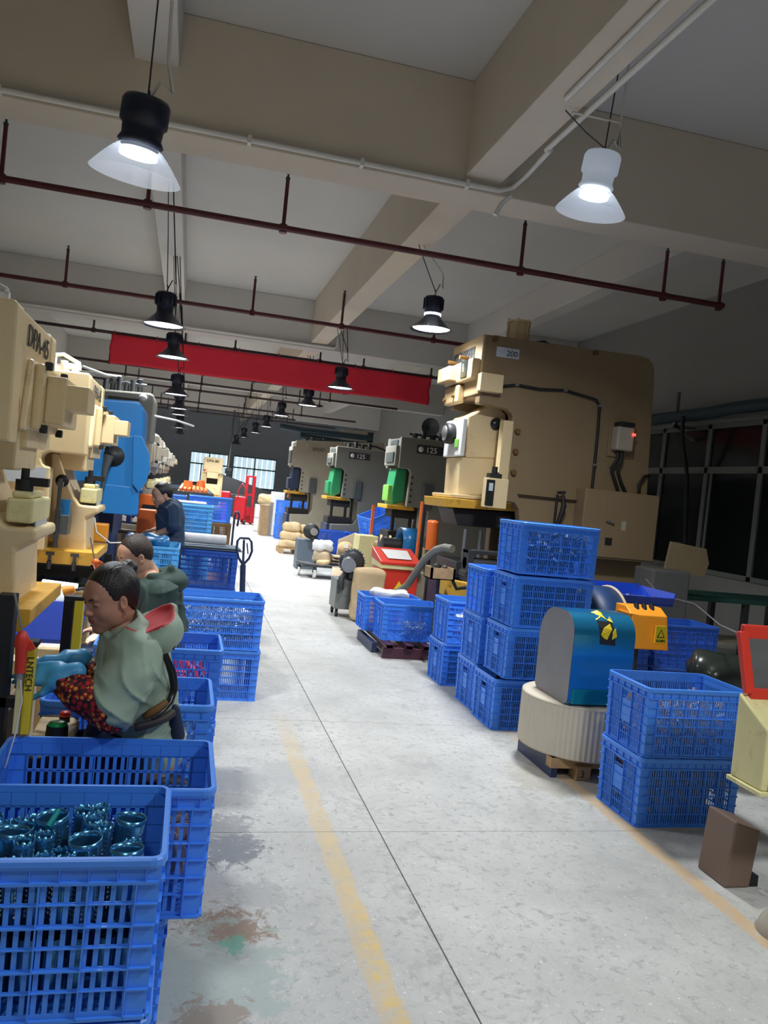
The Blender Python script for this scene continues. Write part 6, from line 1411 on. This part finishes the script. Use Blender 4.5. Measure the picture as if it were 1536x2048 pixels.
solid('jacket', [ell(chest, (.145, .20, .17), k=.04), ell(A(322, 1265, Ym), (.15, .20, .17), k=.05), ell(pel, (.15, .19, .12), k=.05), cap(shN, elN, .085, .078, k=.05), cap(elN, wrN, .07, .055), cap(shF, elF, .085, .078, k=.05), cap(elF, wrF, .07, .055), ell((nb + chest) / 2, (.12, .19, .09), k=.05), cap(hc, nb, .07, .06, k=.01, op='sub')], 'dark_green_cloth', M2, h=.008, disp=lambda X, Y, Z: folds(.003, 22)(X, Y, Z) + 1.5 * c2(X, Y, Z) + 1.2 * c1(X, Y, Z))
solid('hood', [ell(A(332, 1160, Ym), (.12, .15, .075), k=.05), ell(A(318, 1175, Ym), (.11, .16, .07), k=.05), cap(A(304, 1150, Ym - .1), A(336, 1136, Ym - .08), .022, .026, k=.04), ell(A(312, 1128, Ym - .02), (.10, .11, .045), k=.02, op='sub'), cap(hc, nb, .072, .066, k=.01, op='sub')], 'dark_green_cloth', M2, h=.008, disp=folds(.005, 30))
solid('trousers', [cap(pel + np.array((-.02, -.09, 0)), kN, .10, .08), cap(pel + np.array((-.02, .09, 0)), kF, .10, .08), cap(kN, fN, .075, .06), cap(kF, fF, .075, .06)], 'navy_cloth', M2, h=.012)
stool(pel[0] + .02, pel[1], max(pel[2] - .12, .3), 'round stool under the man in dark green')

# ---- the man in the blue shirt
Ym = 7.95; hc = A(324, 990, Ym); nb = A(341, 1012, Ym); chest = A(341, 1030, Ym); pel = A(340, 1092, Ym)
shN, elN, wrN = A(347, 1020, Ym - .19), A(350, 1052, Ym - .2), A(328, 1064, Ym - .12)
shF, elF, wrF = A(334, 1018, Ym + .17), A(330, 1052, Ym + .2), A(315, 1060, Ym + .1)
fN, fF = np.array((pel[0] + .02, Ym - .12, .09)), np.array((pel[0] - .02, Ym + .12, .09))
arm = [cap(elN, wrN, .04, .03), cap(elF, wrF, .04, .03)]
body = [cap(hc + np.array((.03, .0, -.1)), nb, .05, .055), ell(chest, (.10, .15, .15)), cap(chest, pel, .11, .12), cap(nb, shN, .05), cap(nb, shF, .05), cap(shN, elN, .045, .038), cap(shF, elF, .045, .038)] + arm + hand(wrN + np.array((-.07, 0, -.02)), (-1, 0, -.3), (0, -.3, 1), 1., .4) + hand(wrF + np.array((-.07, 0, -.02)), (-1, 0, -.3), (0, .3, 1), 1., .4) + [cap(pel + np.array((0, -.09, 0)), fN, .085, .05), cap(pel + np.array((0, .09, 0)), fF, .085, .05), cap(fN, fN + np.array((-.15, 0, -.05)), .04, .03), cap(fF, fF + np.array((-.15, 0, -.05)), .04, .03)]
M3, Rm, hcc = figure('standing man with short black hair in a dark blue shirt, looking down', hc, (-.86, -.42, -.32), body, 'skin_light', False, .93, 'hair', hh=.005)
solid('shirt', [ell(chest, (.125, .185, .16), k=.04), cap(A(341, 1045, Ym), pel + np.array((0, 0, .02)), .13, .135, k=.05), cap(shN, elN, .068, .058, k=.04), cap(elN, elN * .65 + wrN * .35, .056, .048), cap(shF, elF, .068, .058, k=.04), ell(nb + np.array((0, 0, -.05)), (.09, .16, .06), k=.04), cap(hc, nb, .065, .060, k=.01, op='sub')], 'blue_shirt', M3, h=.009, disp=lambda X, Y, Z: c2(X, Y, Z) + c1(X, Y, Z))
solid('trousers', [cap(pel + np.array((0, -.09, 0)), fN, .11, .075), cap(pel + np.array((0, .09, 0)), fF, .11, .075)], 'navy_cloth', M3, h=.014)

# ================================================================ AT THE NEAREST PRESS
t = thing('light_curtain', 'yellow light curtain post with black lettering beside the red air gun', 'safety post', (-.46, 2.66, .5))
a, c = Vector(A(52, 1292, 2.64)), Vector(A(38, 1468, 2.64))
MB().box(c.x + .002, c.x + .028, 2.63, 2.67, c.z, a.z).build('post', 'curtain_yellow', t, bevel=.003); MB().box(c.x - .02, c.x + .0, 2.635, 2.665, c.z, a.z).build('rail', 'pale_yellow', t, bevel=.002)
MB().box(c.x - .012, c.x + .034, 2.625, 2.675, a.z, a.z + .018).build('end_cap', 'black_rubber', t, bevel=.005)
text('LNTECH', .028, (c.x + .007, 2.628, a.z - .03), (0, 0, -1), (1, 0, 0), 'ink', t, depth=.0008)
MB().box(c.x - .1, c.x - .05, 2.66, 2.72, 0, a.z + .15).build('black_post', 'black_rubber', t); MB().box(c.x - .09, c.x, 2.66, 2.70, a.z - .2, a.z - .17).build('bracket', 'black_rubber', t)
t = thing('light_curtain', 'yellow light curtain post beyond the gloved hands of the woman', 'safety post', (-.42, 3.5, .5))
a, c = Vector(A(148, 1200, 3.5)), Vector(A(132, 1330, 3.5))
MB().box(c.x + .012, c.x + .048, 3.49, 3.53, .6, a.z).build('post', 'curtain_yellow', t, bevel=.003); MB().box(c.x - .03, c.x + .01, 3.49, 3.52, .6, a.z).build('rail', 'eye_dark', t, bevel=.002); MB().box(c.x - .03, c.x + .05, 3.485, 3.535, a.z, a.z + .018).build('end_cap', 'black_rubber', t, bevel=.005)
def air_gun(label, tip, bottom, s, m='red_paint'):
    tip, bottom = Vector(tip), Vector(bottom); t = thing('air_gun', label, 'air gun', bottom); d = (bottom - tip)
    b = MB().tube([tip, tip + d * .12, tip + d * .3, tip + d * .45, bottom], [.008 * s, .016 * s, .020 * s, .015 * s, .014 * s], 10); b.bar(tip + d * .25 + Vector((.015 * s, 0, 0)), tip + d * .45 + Vector((.028 * s, 0, 0)), .006 * s, .018 * s); b.build('grip', m, t, bevel=.002)
    MB().tube([tip, tip + Vector((-.01, 0, .03 * s)), tip + Vector((-.028 * s, 0, .10 * s))], .0035 * s, 6).build('nozzle', 'steel', t); MB().cyl(bottom, bottom + Vector((0, 0, -.015 * s)), .009 * s).build('hose_end', 'steel', t)
    return t
air_gun('red air gun hanging by the yellow post lettered LNTECH', A(45, 1262, 2.60), A(40, 1345, 2.60), 1.15)
air_gun('red air gun hanging beyond the second press die plate', A(189, 1118, 4.4), A(196, 1140, 4.4), 1.1, 'orange')
MB().tube([tuple(A(40, 1350, 2.60)), tuple(A(44, 1400, 2.59)), tuple(A(30, 1470, 2.58)), tuple(A(12, 1530, 2.56)), tuple(A(-5, 1560, 2.6))], .0025, 6).build('air_hose', 'white_plastic', label='clear thin hose hanging at the left edge below the red air gun', cat='hose')
t = thing('button_console', 'beige two-hand button console with a green and a red mushroom button', 'console', (-.36, 2.68, .5))
cpts = [A(58, 1478, 2.46), A(146, 1486, 2.50), A(160, 1440, 2.72), A(142, 1428, 2.80), A(84, 1420, 2.82)]
zc = .685
tp = [(float(fl(px, py, zc).x), float(fl(px, py, zc).y)) for px, py in ((58, 1476), (146, 1486), (160, 1442), (142, 1428), (84, 1428))]
MB().prism(tp, 'z', zc - .07, zc).build('case', 'press_cream', t, bevel=.008)
b_ = fl(113, 1472, zc); 
MB().cyl((b_.x, b_.y, zc), (b_.x, b_.y, zc + .036), .036, .034, n=32).build('collar', 'black_rubber', t, bevel=.003); MB().lathe((b_.x, b_.y, zc + .036), [(0, .014), (.018, .013), (.028, .010), (.031, .004), (.031, 0), (0, 0)], 32).build('green_button', 'button_green', t)
r_ = fl(129, 1441, zc); MB().cyl((r_.x, r_.y, zc), (r_.x, r_.y, zc + .012), .018).build('red_collar', 'ink', t); MB().lathe((r_.x, r_.y, zc + .012), [(0, .022), (.012, .021), (.019, .014), (.019, .006), (.012, 0), (0, 0)], 24).build('red_button', 'red_paint', t)
MB().box(b_.x - .02, b_.x + .04, b_.y + .03, b_.y + .09, 0, zc - .06).build('post', 'slide_navy', t, bevel=.004); MB().box(b_.x - .1, b_.x + .1, b_.y - .05, b_.y + .15, 0, .015).build('base', 'slide_navy', t)
# second press work area: lamp, tray
t = thing('work_lamp', 'glaring white work lamp over the blue tray of the second press', 'lamp', (-.75, 4.3, 1))
a = A(120, 1168, 4.5); MB().obox(tuple(a), (.18, .10, .014), (0, .08, .1)).build('lit_plate', 'worklight', t, bevel=.003); area_light('lamp_light', (a[0] + .75, a[1] - 4.3, a[2] - 1 - .03), .12, 3, parent=t)
q = A(128, 1185, 4.35); MB().cyl(tuple(q), tuple(q + np.array((.05, 0, .02))), .035, .02).build('lamp_head', 'orange_box', t); MB().tube([tuple(q), tuple(q + np.array((.08, .05, .02))), tuple(q + np.array((.14, .1, -.02)))], .008).build('arm', 'dark_steel', t); MB().box(a[0] - .02, a[0] + .02, a[1] + .05, a[1] + .08, .7, a[2]).build('stem', 'dark_steel', t)
t = thing('blue_chute', 'bright blue sloping tray between the nearest and the second press', 'tray', (-.75, 4.2, .6))
a, c = A(30, 1200, 4.2), A(160, 1205, 4.2); e = A(40, 1278, 4.1)
MB().prism([(4.25, a[2]), (4.12, e[2]), (4.12, e[2] - .02), (4.27, a[2])], 'x', a[0], c[0] + .03).build('panel', 'tray_blue', t, bevel=.003); MB().box(a[0], c[0], 4.05, 4.3, e[2] - .08, e[2] - .03).build('ledge', 'press_cream', t, bevel=.006)
MB().box(a[0] + .05, c[0] - .05, 4.1, 4.28, 0, e[2] - .08).build('cabinet', 'press_cream', t); b = MB()
for i in range(7): b.box(a[0] + .06 + .05 * i, a[0] + .09 + .05 * i, 4.06, 4.09, .3, e[2] - .09)
b.build('wood_slats', 'wood', t)
